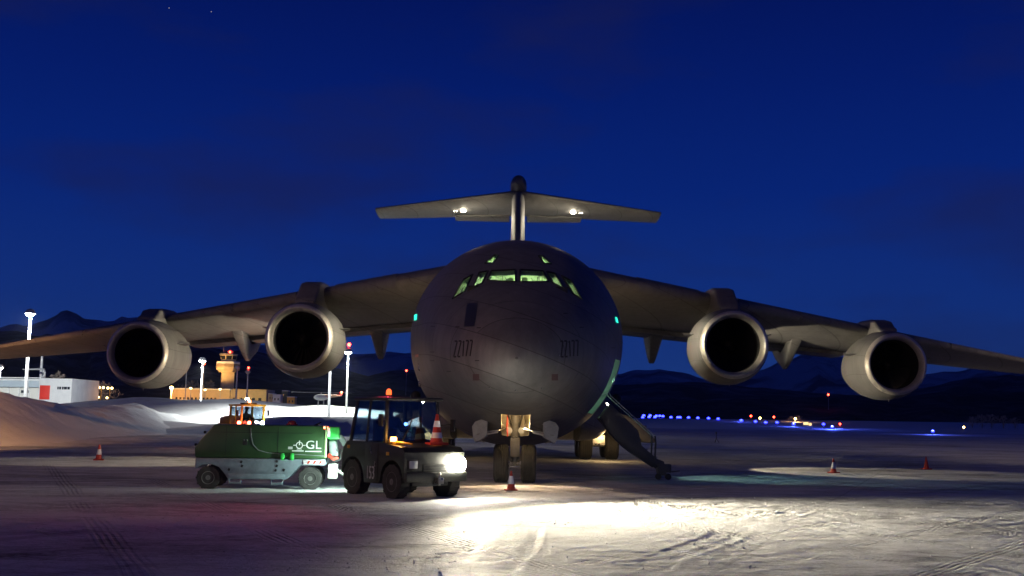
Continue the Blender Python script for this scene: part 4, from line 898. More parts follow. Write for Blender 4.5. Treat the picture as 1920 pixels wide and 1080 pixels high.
MB().tube([(-.33, -.728, 1.38), (-.31, -.728, 1.18), (-.26, -.728, 1.0), (-.14, -.728, .88), (.05, -.728, .83), (.36, -.728, .80)], .011, 6).build('cable', M['canvas'], gpu)
MB().tube([(.66, -.728, .80), (1.0, -.728, .785), (1.33, -.728, .77)], .010, 6).build('cable', M['canvas'], gpu)
for x in (-.46, -.40): MB().ball((x, -.722, 1.10), .02, 8, 6).build('stud', M['steel'], gpu)
MB().box((-.44, -.724, 1.03), (.10, .02, .08)).build('latch', M['black'], gpu, bevel=.006)
for x in (-.86, .28): MB().box((x, -.721, 1.07), (.008, .006, .66)).build('panel_joint', M['black'], gpu)
MB().box((-.12, -.721, 1.27), (2.3, .006, .008)).build('panel_joint', M['black'], gpu)
pr = mat('white_print', (.75, .76, .74), .5)
tg = text_mesh('GL', .26, (1.12, 1), .003); tg.transform(Matrix.Translation((1.07, -.726, 1.005)) @ Matrix.Rotation(math.pi / 2, 4, 'X')); link('lettering', tg, pr, gpu, smooth=False, label='white letters GL')
em = MB().lathe([(.060, -.002), (.078, -.002), (.078, .002), (.060, .002)], (.76, -.727, 1.0), Matrix.Rotation(math.pi / 2, 3, 'X'), 24, False, closed=True)
em.box((.76, -.728, 1.055), (.022, .004, .10)).box((.66, -.727, 1.0), (.07, .004, .016)).box((.86, -.727, 1.0), (.07, .004, .016)).box((.76, -.727, .915), (.11, .004, .012)).build('emblem', pr, gpu, smooth=False)
MB().box((.73, -.727, .875), (.26, .004, .022)).box((1.07, -.727, .868), (.36, .004, .022)).build('small_print', pr, gpu, smooth=False)
MB().box((.56, -.727, .94), (.10, .004, .055)).build('label_plate', mat('faded_plate', (.5, .5, .5), .5), gpu)
MB().box((1.345, -.70, 1.08), (.05, .08, .70)).build('corner_post', mat('pale_green_edge', (.35, .55, .25), .5), gpu, bevel=.01)
MB().box((1.50, -.35, 1.28), (.26, .55, .28)).build('control_box', M['lime'], gpu, bevel=.03)
MB().box((1.40, -.60, 1.30), (.06, .12, .2)).build('control_plate', M['reflect'], gpu, bevel=.01)
MB().prism([(1.38, -.58, 1.12), (1.56, -.58, 1.12), (1.62, -.58, .74), (1.44, -.58, .66)], (0, .9, 0)).build('hose_rack', M['canvas'], gpu, bevel=.05, seg=3)
MB().tube([(1.40, -.64, .80), (1.5, -.66, .70), (1.62, -.62, .72)], .05, 10).build('power_plug', M['red'], gpu)
MB().tube([(1.42, -.66, .72), (1.52, -.68, .64), (1.66, -.62, .70), (1.68, -.5, .9)], .035, 8).build('power_cable', M['black'], gpu)
MB().tube([(1.60, .1, 1.22), (1.78, .15, .95), (1.86, .2, .62)], .07, 10).build('power_cable', M['canvas'], gpu)
MB().tube([(1.30, -.1, .45), (1.6, -.12, .42), (1.75, -.1, .34), (2.05, .0, .33)], .045, 8).build('drawbar', M['white'], gpu)
MB().box((1.50, -.32, .42), (.22, .3, .34)).build('hitch_bracket', M['white'], gpu, bevel=.03)
MB().box((1.33, -.70, 1.40), (.10, .05, .05)).build('marker_lamp', M['redhead'], gpu, bevel=.01)
MB().cyl((.52, -.1, 1.44), (.52, -.1, 1.47), .13, n=16).lathe([(.10, 0), (.09, .05), (.05, .075), (.01, .08)], (.52, -.1, 1.47), None, 16).build('rotating_beacon', mat('unlit_red_dome', (.3, .03, .02), .2), gpu)
MB().prism([(1.0, -.1, 1.44), (1.1, -.1, 1.44), (1.2, -.1, 1.52), (1.18, -.1, 1.53)], (0, .05, 0)).build('exhaust_flap', M['black'], gpu)
for x, z in ((-1.36, 1.26), (-1.55, .98)): MB().box((x, -.5, z), (.05, .1, .06)).build('lifting_lug', M['black'], gpu, bevel=.01)

# --- yellow airport tractor behind
YO = Vector((-13.3, 56.5, 0)); YRZ = R(40)
yt = thing('yellow_tractor', 'small yellow airport tractor with lit lamps and orange roof beacon behind the green unit', 'tractor', YO, YRZ)
YM = Matrix.Translation(YO) @ Matrix.Rotation(YRZ, 4, 'Z')
# local -y is its front, toward us
MB().prism([(-.72, y, z) for y, z in [(-.7, .45), (-.72, 1.05), (-.3, 1.15), (1.9, 1.2), (2.1, 1.0), (2.1, .45)]], (1.44, 0, 0)).build('body', M['yellow'], yt, bevel=.05)
MB().prism([(-.6, y, z) for y, z in [(.75, 1.18), (.8, 1.62), (1.9, 1.5), (2.0, 1.15)]], (1.2, 0, 0)).build('hood', M['yellow'], yt, bevel=.05)
for k in range(5): MB().box((.605, 1.0 + .18 * k, 1.38), (.02, .1, .22)).build('hood_vent', M['black'], yt)
for x in (-.62, .62):
    for y in (-.3, 1.6): vwheel(x, y, .42, .3, yt, 1 if x > 0 else -1)
for x in (-.62, .62):
    for y in (-.55, .7): pill((x, y, 1.1), (x * .96, y, 2.08), .09, par=yt, m=M['yellow'])
pill((-.62, .1, 1.1), (-.6, .1, 2.08), .06, par=yt, m=M['yellow'])
MB().box((0, .08, 2.12), (1.38, 1.42, .10)).build('roof', M['yellow'], yt, bevel=.03)
MB().box((0, -.05, 2.21), (.7, .5, .07)).build('light_bar', M['black'], yt, bevel=.02)
MB().lathe([(.07, 0), (.075, .05), (.06, .12), (.01, .15)], (0.05, -.05, 2.24), None, 16).build('beacon', emit('amber_beacon', (1, .30, .08), 14), yt)
lamp('POINT', 'beacon_light', (.05, -.4, 2.6), 60, (1, .5, .15), yt, radius=.08)
pane([(.57, -.56, 1.2), (-.57, -.56, 1.2), (-.56, -.56, 2.04), (.56, -.56, 2.04)], yt, name='windscreen')
for s_ in (-1, 1): pane([(s_ * .63, -.5, 1.2), (s_ * .63, .64, 1.2), (s_ * .61, .64, 2.04), (s_ * .61, -.5, 2.04)], yt)
pane([(.57, .7, 1.66), (-.57, .7, 1.66), (-.56, .7, 2.04), (.56, .7, 2.04)], yt)
MB().box((0, .35, 1.35), (.5, .14, .6)).build('seat', M['black'], yt, bevel=.04)
for x, m_ in ((-.85, M['redhead']), (-.30, M['redhead']), (.42, M['whitehead'])):
    MB().tube([(x * .7, -.68, 1.05), (x, -.74, 1.2)], .03, 8).build('lamp_arm', M['black'], yt)
    MB().ball((x, -.80, 1.24), .10, 12, 8, (1, .6, 1)).build('work_lamp', m_, yt)
lamp('POINT', 'work_light', (.42, -1.0, 1.3), 60, (.7, .85, 1), yt, radius=.06)
lamp('POINT', 'work_light', (-.6, -1.0, 1.3), 22, (1, .08, .05), yt, radius=.06)
MB().tube([(-.68, -.5, 1.9), (-.85, -.6, 1.85), (-.85, -.6, 1.6)], .02, 6).box((-.86, -.6, 1.72), (.06, .16, .3)).build('mirror', M['black'], yt)
MB().tube([(.66, -.5, 1.9), (.82, -.6, 1.85)], .02, 6).box((.84, -.6, 1.74), (.06, .16, .3)).build('mirror', M['black'], yt)
person('person', 'dark-clothed driver seated behind the windscreen of the yellow tractor', YM @ Vector((0, .16, 1.18)), YRZ + math.pi, M['black'], M['black'])

# ------------------------------------------------------------------ cones
def cone(name, loc, h, label, rz=0.0, bands=((.42, .78),), tilt=0.0, solid=False):
    o = thing(name, label, 'traffic cone', loc, rz, 'traffic cones'); o.rotation_euler.x = tilt
    b = h * .34
    MB().box((0, 0, h * .04), (b * 2 * .92, b * 2 * .92, h * .08)).build('base', M['orange_cone'], o, bevel=h * .02)
    r0, r1 = h * .20, h * .045
    MB().lathe([(r0 * 1.15, h * .08), (r0, h * .12), (r1, h * .98), (r1 * .6, h), (.004, h)], (0, 0, 0), None, 24, False).build('cone_body', M['orange_cone'], o)
    for a, c in bands if not solid else ():
        ra, rc = r0 + (r1 - r0) * (a - .12) / .86, r0 + (r1 - r0) * (c - .12) / .86
        MB().lathe([(ra + .001, h * a), (ra + .005, h * a), (rc + .005, h * c), (rc + .001, h * c)], (0, 0, 0), None, 24, False).build('reflective_band', M['reflect'], o)
    return o
cone('traffic_cone', G(185, 863), .55, 'orange cone with one white band at the foot of the left snow bank', .3, ((.36, .70),))
cone('traffic_cone', G(958, 920), .46, 'orange cone with white band just in front of the aircraft nose wheels', .1, ((.34, .74),))
cone('traffic_cone', G(1563, 887), .49, 'orange cone with white band under the right wing, nearer of two', .5, ((.30, .74),))
cone('traffic_cone', G(1737, 880), .48, 'plain dark orange cone without a band, farthest right', .2, solid=True)
cone('traffic_cone', TM @ Vector((-.38, .74, 1.10)), .64, 'tall red and white striped cone standing on the tow tractor hood', .4, ((.22, .40), (.58, .78)))

# ------------------------------------------------------------------ marker stand on the apron
g = G(1343, 830); ms = thing('marker_stand', 'small dark tripod marker standing alone on the far apron', 'marker', g)
MB().cyl((0, 0, .3), (0, 0, .75), .03, n=8).build('post', M['black'], ms)
for k in range(3):
    a = 2 * math.pi * k / 3; MB().cyl((0, 0, .34), (.22 * math.cos(a), .22 * math.sin(a), 0), .02, n=6).build('leg', M['black'], ms)
MB().box((0, 0, .78), (.10, .08, .12)).build('marker_head', M['black'], ms, bevel=.01)

# ------------------------------------------------------------------ taxiway edge lights
BL = [(1205, 786), (1207, 780), (1217, 785.5), (1228, 787), (1219, 780), (1230.5, 781), (1237, 781), (1243, 781.5), (1258, 784.5), (1271, 789.5), (1275, 787), (1291, 788.5), (1308.5, 788.5), (1328.5, 789), (1346.5, 789.5), (1390, 791), (1416.5, 794), (1435.5, 794), (1457, 793), (1488, 796), (1544, 796.5), (1560.5, 801.5), (1749, 809.5)]
proto = None
BLSPEC = []
for i, (x, y) in enumerate(BL):
    hz = 784 + (x - 960) * .0157
    d = 190 if x > 1700 else (max(250, 520 - (x - 1200) * .75) if y - hz > -2 else 560)
    p = P(x, y, d); gz = max(0.0, right_h(p.x, p.y)); BLSPEC.append((p, gz, d))
for i, (p, gz, d) in enumerate(BLSPEC):
    o = thing('taxiway_edge_light', 'small blue taxiway edge light glowing in the far row across the snow', 'edge light', (p.x, p.y, gz), 0, 'blue taxiway edge lights')
    h = max(.35, p.z - gz); k = 2.3 * d / 260
    MB().cyl((0, 0, 0), (0, 0, h), .05, n=8).build('stem', M['galv'], o)
    MB().lathe([(.10 * k, -.05), (.15 * k, .02), (.14 * k, .10 * k), (.06 * k, .16 * k), (.01, .17 * k)], (0, 0, h), None, 12).build('lens', M['blue'], o)
    if i in (0, 3, 9, 15, 19, 21, 22): lamp('POINT', 'edge_glow', (0, 0, h + .5), 900 * k * k, (.07, .12, 1), o, radius=.2)
bpy.context.view_layer.update()
for o in C.objects:
    if o.get('category') == 'edge light':
        if o.location.y < 200: o['label'] = 'nearest blue taxiway edge light, alone at the far right'; del o['group']
ords = ['', 'second', 'third', 'fourth', 'fifth', 'sixth', 'seventh', 'eighth', 'ninth', 'tenth', 'eleventh']
row = sorted((o for o in C.objects if o.get('category') == 'edge light' and o.get('group')), key=lambda o: -o.location.x / o.location.y)
for k, o in enumerate(row[:11]): o['label'] = 'blue taxiway edge light, ' + (ords[k] + ' from the right in the far row' if k else 'rightmost of the far row, below the right engines')
for k, o in enumerate(row[11:]): o['label'] = 'blue taxiway edge light, ' + (ords[len(row) - 12 - k] + ' from the left in the cluster beside the crew stairs' if k < len(row) - 12 else 'leftmost of the cluster beside the crew stairs')

# ------------------------------------------------------------------ poles, buildings, tower
def ground_z(x, y): return max(0.0, back_h(x, y) if y > 80 else 0, bank_h(x, y) if y < 150 and x > -75 else 0)
def light_mast(px, py, d, label, m, power, col, r=.16, red=False, throw=(0, -2.5, -9)):
    top = P(px, py, d); gz = ground_z(top.x, top.y); h = top.z - gz
    o = thing('floodlight_mast', label, 'light mast', (top.x, top.y, gz - .1))
    MB().cyl((0, 0, 0), (0, 0, h), r * .95, r * .55, 12).build('pole', M['galv'], o)
    MB().lathe([(.12, .95), (.5, .8), (.78, .3), (.74, .25), (.2, .5)], (0, -.2, h - .2), None, 16, False).build('lamp_hood', M['galv'], o)
    MB().ball((0, -.25, h + .05), .55, 16, 10, (1, 1, .7)).build('lamp_head', m, o)
    if red: MB().ball((0.1, 0, h + 1.3), .28, 10, 8).build('obstruction_lamp', M['redlamp'], o); MB().cyl((.1, 0, h), (.1, 0, h + 1.2), .05, n=6).build('lamp_stem', M['galv'], o)
    if power: lamp('SPOT', 'mast_light', (0, -.8, h - .5), power * .55, col, o, aim=(throw[0], throw[1], h + throw[2]), radius=.3, cone=150, blend=.6)
    return o
LW = (.95, 1, .96)
light_mast(58, 588, 150, 'tall bright white floodlight mast in front of the white building, far left', M['lampwhite'], 300000, LW, .30, throw=(-4, 12, -9))
light_mast(380, 676, 200, 'white floodlight mast left of the control tower', M['lampwhite'], 110000, LW, .2)
light_mast(622, 612, 130, 'pale floodlight mast whose lamp is hidden behind the inner left engine', M['lampwhite'], 110000, LW, .20)
light_mast(653, 660, 180, 'floodlight mast with red lamp on top, between engine and fuselage', M['lampwhite'], 100000, (.92, 1, .82), .2, red=True)
light_mast(445, 690, 300, 'yellow-lit lamp mast overlapping the control tower shaft', M['galv'], 0, LW, .30, red=False)
light_mast(465, 698, 300, 'yellow-lit lamp mast just right of the control tower', M['galv'], 0, LW, .30, red=True)
light_mast(1, 689, 230, 'white floodlight at the far left edge, above the long white building', M['lampwhite'], 20000, LW, .26)
# slim mast with antennas behind the white building
t0 = P(79, 665, 215); am = thing('antenna_mast', 'slim antenna mast rising behind the white building', 'mast', (t0.x, t0.y, 0))
MB().cyl((0, 0, 0), (0, 0, t0.z), .5, .22, 8).build('lattice_column', M['galv'], am)
MB().box((.4, 0, t0.z), (1.4, .3, .35)).box((.55, 0, t0.z - 3.5), (.5, .4, .9)).build('antenna', M['galv'], am, bevel=.05)
for px, py, d, lab in ((350, 690, 240, 'thin dark pole left of the white floodlight mast'), (383, 682, 330, 'thin pole with red lamp beside the control tower')):
    t1 = P(px, py, d); o = thing('thin_pole', lab, 'pole', (t1.x, t1.y, 0)); MB().cyl((0, 0, 0), (0, 0, t1.z), .12, .08, 8).build('pole', M['galv'], o)
    MB().ball((0, 0, t1.z), .2 if d < 300 else .32, 8, 6).build('top_lamp', M['redlamp'] if d > 300 else M['galv'], o)

# long white building with red door
c0 = P(133, 748, 205); wb = thing('white_building', 'long white low building with a red door, behind the left snow bank', 'building', (c0.x, c0.y, 0), R(-3))
top = P(133, 710, 205).z; L_ = 46
MB().prism([(0, 0, 0), (-6.2, 0, 0), (-6.2, 0, top), (0, 0, top)], (0, 12, 0)).build('end_wall', M['wall_white'], wb, bevel=.04)
MB().box((-6.2 - 20, 7, (top - .1) / 2), (40, 12, top - .1)).build('wall', M['wall_white'], wb)
MB().box((-6.2 - 20, .55, top - 1.1), (40, 1.3, 1.2)).build('roof_fascia', mat('grey_blue_fascia', (.35, .42, .48), .5), wb, bevel=.05)
MB().box((-26, 6.5, top + .06), (40, 13, .14)).build('roof_snow', M['roof_snow'], wb)
MB().box((-5.0 + .0, -.05, top - 2.6), (1.9, .12, 2.6)).build('door', M['reddoor'], wb, bevel=.03)
for k, (x, w_) in enumerate(((-2.55, .25), (-2.15, .35), (-1.65, .3), (-1.15, .55), (-.55, .45))): MB().box((x, -.02, top - 1.75), (w_, .08, .5)).build('window', M['window'], wb, bevel=.01)
for k in range(13):
    x = -7.4 - 1.95 * k
    MB().box((x, .96, (top - 1.7) / 2), (1.7, .12, top - 1.75)).build('wall_panel', mat('panel_offwhite', (.66, .66, .62), .6) if k == 0 else bpy.data.materials['panel_offwhite'], wb, bevel=.04)
    MB().box((x - .97, .86, (top - 1.7) / 2), (.13, .3, top - 1.7)).build('column', M['wall_white'], wb)
for k in (2, 3): MB().box((-7.4 - 1.95 * k * .5 + .6, .88, top - 2.5), (.5, .06, .5)).build('window', M['window'], wb)
vx = P(66, 690, 205); MB().tube([(-6.8, 3, top), (-6.8, 3, top + 1.2), (-7.0, 3, top + 1.7), (-7.6, 3, top + 1.8), (-11, 3, top + 1.7)], [.32, .32, .3, .2, .1], 10).build('roof_vent', M['galv'], wb)
# orange-lit terminal
a0 = P(318, 752, 330); a1 = P(505, 750, 330)
tb = thing('terminal_building', 'sandy terminal building under orange light at the foot of the tower', 'building', (a0.x, a0.y, 0))
tz = P(420, 729, 330).z; wl_ = a1.x - a0.x
MB().box((wl_ * .30, 6, (tz - .3) / 2), (wl_ * .6, 12, tz - .3)).build('wall', M['wall_orange'], tb, bevel=.05)
MB().box((wl_ * .78, 7, tz / 2), (wl_ * .36, 12, tz)).build('wall', M['wall_orange'], tb, bevel=.05)
MB().box((wl_ * .30, 6, tz - .15), (wl_ * .61, 12.6, .35)).build('roof_edge', M['roof_snow'], tb, bevel=.08)
for k in range(11): MB().box((2.0 + 1.15 * k, -.02, tz * .58), (.55, .1, 2.2)).build('window', M['window'], tb, bevel=.02)
for k in range(5): MB().box((wl_ * .64 + 1.9 * k, .95, tz * .66), (.9, .12, 1.0)).build('window', M['window'] if k != 2 else M['lampwarm'], tb, bevel=.02)
lamp('POINT', 'terminal_light', (wl_ * .08, -8, 6.5), 3600, (1, .50, .13), tb, radius=.4)
lamp('POINT', 'terminal_light', (wl_ * .55, -9, 7.5), 2200, (1, .58, .18), tb, radius=.4)
lamp('POINT', 'terminal_light', (wl_ * .9, -9, 7.5), 1500, (.95, .78, .25), tb, radius=.4)
# sodium street lamps by the terminal
for px, py, d, lab in ((322, 727, 250, 'glaring orange sodium lamp under the outer left engine'), (358, 728, 315, 'orange sodium street lamp left of the terminal windows'), (385, 731, 315, 'orange sodium street lamp before the terminal windows'), (413, 730, 318, 'orange sodium street lamp at the foot of the control tower')):
    t1 = P(px, py, d); gz = ground_z(t1.x, t1.y); o = thing('street_lamp', lab, 'street lamp', (t1.x, t1.y, gz))
    MB().cyl((0, 0, 0), (0, 0, t1.z - gz), .14, .09, 8).build('post', M['galv'], o)
    MB().ball((0, -.2, t1.z - gz), .42 if d < 300 else .40, 12, 8, (1, 1, .7)).build('lamp_globe', M['sodium'] if d < 300 else M['globe'], o)
    if d < 300: lamp('POINT', 'street_light', (0, -.8, t1.z - gz - .2), 9000, (1, .5, .14), o, radius=.3)
for k, (px, py) in enumerate(((149, 728), (167, 728), (173, 729), (190, 728), (206, 729))):
    t1 = P(px, py, 235); gz = ground_z(t1.x, t1.y)
    o = thing('globe_lamp', ['twin-globe yellow lamp nearest the white building corner', 'twin-globe yellow lamp, second from the white building', 'twin-globe yellow lamp, third from the white building', 'twin-globe yellow lamp, fourth from the white building', 'twin-globe yellow lamp touching the outer left engine'][k], 'street lamp', (t1.x, t1.y, gz), 0, 'twin-globe lamps beyond the snow bank')
    h = t1.z - gz
    MB().cyl((0, 0, 0), (0, 0, h - .1), .12, .10, 8).build('post', M['yellow'], o); MB().box((0, 0, h - .1), (.9, .1, .1)).build('crossarm', M['yellow'], o)
    for s_ in (-1, 1): MB().ball((s_ * .42, 0, h + .15), .27, 12, 8).build('globe', M['globe'], o)
    MB().ball((-.5, 0, max(.6, h - 1.9)), .25, 10, 8).build('globe', M['globe'], o)

# control tower
ct = P(425, 745, 350); tw_ = thing('control_tower', 'orange-lit airport control tower with snow on its gallery and a red lamp', 'tower', (ct.x, ct.y, 0), R(18))
def zpx(y): return P(425, y, 350).z
def octa(r, n=8): return [Vector((r * math.cos(math.pi / n + 2 * math.pi * k / n), r * math.sin(math.pi / n + 2 * math.pi * k / n), 0)) for k in range(n)]
def frus(z0, r0, z1, r1, name, m, par=tw_, n=8, bevel=.04):
    return MB().loft([[p + Vector((0, 0, z0)) for p in octa(r0, n)], [p + Vector((0, 0, z1)) for p in octa(r1, n)]]).build(name, m, par, bevel=bevel, smooth=False)
MB().box((0, 0, zpx(697) / 2), (3.9, 3.9, zpx(697))).build('shaft', M['wall_orange'], tw_, bevel=.15)
g0 = frus(zpx(698), 2.9, zpx(694), 3.4, 'gallery_base', M['wall_orange'])
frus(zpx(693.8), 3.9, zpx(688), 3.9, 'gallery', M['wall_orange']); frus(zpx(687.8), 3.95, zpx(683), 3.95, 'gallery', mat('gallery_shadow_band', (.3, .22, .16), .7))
frus(zpx(682.8), 3.9, zpx(677.8), 3.8, 'gallery_snow', M['roof_snow'], bevel=.25)
cabw = frus(zpx(677.5), 2.45, zpx(666), 2.75, 'cab', M['wall_orange'])
for k in range(8):
    a = 2 * math.pi * k / 8 + math.pi / 4; q = Matrix.Rotation(a, 3, 'Z'); z0, z1 = zpx(674), zpx(667.5)
    MB().add([q @ Vector((2.36, -.82, z0)), q @ Vector((2.36, .82, z0)), q @ Vector((2.54, .92, z1)), q @ Vector((2.54, -.92, z1)), q @ Vector((2.2, -.82, z0)), q @ Vector((2.2, .82, z0)), q @ Vector((2.4, .92, z1)), q @ Vector((2.4, -.92, z1))],
             [(0, 1, 2, 3), (7, 6, 5, 4), (0, 4, 5, 1), (1, 5, 6, 2), (2, 6, 7, 3), (3, 7, 4, 0)]).build('cab_window', M['window'], cabw, smooth=False)
frus(zpx(665.8), 3.0, zpx(663.5), 2.9, 'cab_roof', M['wall_grey'])
for x, y, h in ((-1.6, 0, 2.2), (-1.1, 1, 1.2), (-.4, -1, 1.4), (.5, .3, 2.0), (1.3, -.6, 1.2)): MB().cyl((x, y, zpx(663.5)), (x, y, zpx(663.5) + h), .09, .05, 6).build('aerial', M['galv'], tw_)
lamp('SPOT', 'added_tower_flood', (-8, -10.5, 12.5), 13000, (1, .56, .17), tw_, aim=(0, 0, 19), radius=.3, cone=70, blend=.6)  # spot without a fixture, added to brighten the tower
MB().ball((.35, -.6, zpx(660)), .38, 10, 8).build('obstruction_lamp', M['redlamp'], tw_)
# small sheds right of the tower
for px0, px1, py0, d, m_, nm_, lab in ((470, 502, 737, 340, M['wall_grey'], 'shed', 'dim grey house right of the control tower'), (481, 493, 733, 350, M['wall_grey'], 'shed', 'dim flat-roofed hut behind the grey house'), (503, 514, 739, 320, M['wall_orange'], 'shed', 'small pinkish shed among the far sheds'), (511, 526, 741, 300, M['wall_white'], 'shed', 'small white shed among the far sheds'), (528, 540, 733.5, 310, mat('dark_green_container', (.05, .08, .08), .6), 'container', 'tall dark container behind the white shed'), (538, 553, 745, 300, M['yellow'], 'shed', 'low yellowish shed at the right end of the far sheds')):
    b0 = P(px0, 752, d); b1 = P(px1, py0, d); w_ = b1.x - b0.x
    o = thing(nm_, lab, 'shed', ((b0.x + b1.x) / 2, d, 0), 0)
    MB().box((0, 1.5, b1.z / 2), (w_, 3, b1.z)).build('wall', m_, o, bevel=.05); MB().box((0, 1.5, b1.z + .1), (w_ * 1.04, 3.2, .2)).build('roof', M['roof_snow'], o, bevel=.05)
    MB().box((-w_ * .2, -.02, b1.z - 1.1), (w_ * .16, .1, .6)).build('window', M['window'], o); MB().box((w_ * .22, -.02, b1.z - 1.1), (w_ * .16, .1, .6)).build('window', M['window'], o)
# parked light helicopter, tail to the right
hp = P(602, 745, 170); hc = thing('helicopter', 'small white helicopter with red tail lamp parked between two light masts', 'helicopter', (hp.x, hp.y, 0), R(0))
hz_ = hp.z
MB().ball((0, 0, hz_), .9, 20, 12, (1.25, .62, .55)).build('cabin', M['wall_white'], hc)
MB().tube([(.4, 0, hz_ + .1), (1.6, 0, hz_ + .22), (3.0, 0, hz_ + .3)], [.38, .22, .12], 12).build('tail_boom', mat('salmon_paint', (.6, .36, .28), .5), hc)
MB().prism([(2.85, -.04, hz_ + .2), (3.15, -.04, hz_ + .2), (3.3, -.04, hz_ + .95), (3.1, -.04, hz_ + .95)], (0, .08, 0)).build('tail_fin', M['wall_white'], hc, bevel=.02)
MB().ball((3.1, -.1, hz_ + .75), .17, 10, 8).build('tail_lamp', M['redlamp'], hc)
MB().cyl((0, 0, hz_ + .4), (0, 0, hz_ + .75), .08, n=8).build('rotor_mast', M['galv'], hc)
for a in (0, math.pi): MB().box((math.cos(a) * 2.3, 0, hz_ + .75), (4.6, .2, .05)).build('rotor_blade', M['galv'], hc)
for s_ in (-1, 1): MB().tube([(-1.1, s_ * .6, .12), (-.9, s_ * .6, .02 + ground_z(hp.x, hp.y)), (.9, s_ * .6, .02 + ground_z(hp.x, hp.y))], .05, 6).cyl((-.5, s_ * .6, ground_z(hp.x, hp.y)), (-.4, s_ * .3, hz_ - .3), .04, n=6).cyl((.5, s_ * .6, ground_z(hp.x, hp.y)), (.4, s_ * .3, hz_ - .3), .04, n=6).build('skid', M['galv'], hc)

# ------------------------------------------------------------------ frosted trees
def tree(px, py, pyb, d, label, spread=.5, seed=1, name='frosted_tree', group='frosted trees by the terminal', n=420):
    rnd = random.Random(seed); t1 = P(px, py, d); base = P(px, pyb, d); gz = min(ground_z(t1.x, t1.y) if t1.x < 0 else 0, base.z); gz = max(0, gz)
    H = t1.z - gz; o = thing(name, label, 'tree', (t1.x, t1.y, gz), 0, group)
    tr = MB().tube([(0, 0, 0), (.04 * H, 0, H * .35), (-.02 * H, 0.02 * H, H * .7), (0, 0, H * .95)], [H * .035, H * .026, H * .014, H * .004], 7)
    cr = MB()
    for k in range(16):
        z0 = H * (.22 + .68 * k / 16); a = k * 2.4 + rnd.random(); ln = H * spread * (1.05 - k / 17) * (.6 + .5 * rnd.random())
        tip = Vector((ln * math.cos(a), ln * math.sin(a), z0 + ln * .55)); b = Vector((0, 0, z0))
        tr.tube([b, (b + tip) / 2 + Vector((0, 0, ln * .08)), tip], [H * .011, H * .007, H * .003], 5)
        for q in range(n // 16):
            t = .25 + .75 * rnd.random(); c = b + (tip - b) * t + Vector((rnd.gauss(0, 1), rnd.gauss(0, 1), rnd.gauss(0, .8))) * ln * .16
            s_ = H * (.010 + .014 * rnd.random()); ro = Euler((rnd.random() * 6, rnd.random() * 6, rnd.random() * 6)).to_matrix()
            cr.add([c + ro @ Vector((-s_ * 2, -s_ * .4, 0)), c + ro @ Vector((s_ * 2, -s_ * .5, 0)), c + ro @ Vector((s_ * 1.6, s_ * .6, 0)), c + ro @ Vector((-s_ * 1.5, s_ * .5, s_ * .4))], [(0, 1, 2, 3)])
    tr.build('trunk', M['bark'], o); cr.build('crown', M['frost'], o, smooth=False)
    return o
tree(110, 689, 745, 225, 'bare brownish tree rising behind the white building roof', .42, 3)
tree(196, 710, 750, 270, 'orange-lit frosted tree beside the outer left engine', .5, 4)
tree(362, 709, 745, 345, 'spreading orange-lit frosted tree left of the white mast', .62, 5)
tree(394, 707, 745, 345, 'conical orange-lit frosted tree beside the control tower shaft', .5, 6)
tree(384, 718, 745, 345, 'low orange-lit frosted bush between two frosted trees', .7, 7)
tree(1484, 779, 797, 420, 'orange-lit bush left one of two on the far side of the runway', .8, 8, 'frosted_bush', 'bushes across the runway')
tree(1497, 778, 797, 420, 'orange-lit bush right one of two on the far side of the runway', .8, 9, 'frosted_bush', 'bushes across the runway')
for k, px in enumerate((1822, 1840, 1858, 1880, 1902)):
    tree(px, 779 - 5 * math.sin(k * .9), 800, 330, ['leftmost dim bush of the clump behind the last blue light', 'dim bush second from left in the far right clump', 'tallest dim bush in the middle of the far right clump', 'dim bush second from right in the far right clump', 'dim bush at the right edge of the far right clump'][k], .75, 20 + k, 'frosted_bush', 'bushes across the runway', 300)
# small far lights and signs on the right
for px, py, d, m_, nm_, lab, cat in ((1553, 740, 1100, M['redlamp'], 'obstruction_light', 'tiny red light on the dark hill at right', 'light'), (762, 695, 1400, M['redlamp'], 'obstruction_light', 'tiny red light on the hill left of the fuselage', 'light'), (1408, 780, 520, M['redlamp'], 'obstruction_light', 'tiny red light above the blue row, leftmost of three', 'light'), (1451, 782, 520, M['redlamp'], 'obstruction_light', 'tiny red light above the blue row, middle of three', 'light'), (1575, 795, 330, M['redlamp'], 'obstruction_light', 'tiny red light above the blue row, rightmost of three', 'light'), (1425, 784, 480, M['sodium'], 'apron_light', 'tiny pale orange light just above the blue row', 'light'), (1807, 801, 260, M['sodium'], 'apron_light', 'tiny orange light before the far right bushes', 'light'), (1491, 785, 405, M['sodium'], 'apron_light', 'small orange lamp glowing among the two far bushes', 'light')):
    t1 = P(px, py, d); o = thing(nm_, lab, cat, (t1.x, t1.y, 0)); MB().cyl((0, 0, 0), (0, 0, t1.z), .05 * d / 300, n=6).build('stem', M['galv'], o); MB().ball((0, 0, t1.z), .00085 * d, 8, 6).build('lamp', m_, o)
    if px == 1491: lamp('POINT', 'bush_light', (0, -1, t1.z + .6), 2600, (1, .5, .18), o, radius=.3)
for px, py, w_, m_, lab in ((1511, 794, 9, M['signyellow'], 'lit yellow-white taxiway sign right of the orange bushes'), (1519, 796, 5, M['signyellow'], 'small lit yellow taxiway sign beside the larger sign')):
    t1 = P(px, py, 330); o = thing('taxiway_sign', lab, 'sign', (t1.x, t1.y, 0)); gz = right_h(t1.x, t1.y)
    MB().box((0, 0, t1.z), (w_ * .16, .25, .8)).build('sign_face', m_, o, bevel=.03)
    for s_ in (-1, 1): MB().cyl((s_ * w_ * .05, 0, 0), (s_ * w_ * .05, 0, t1.z), .05, n=6).build('leg', M['black'], o)

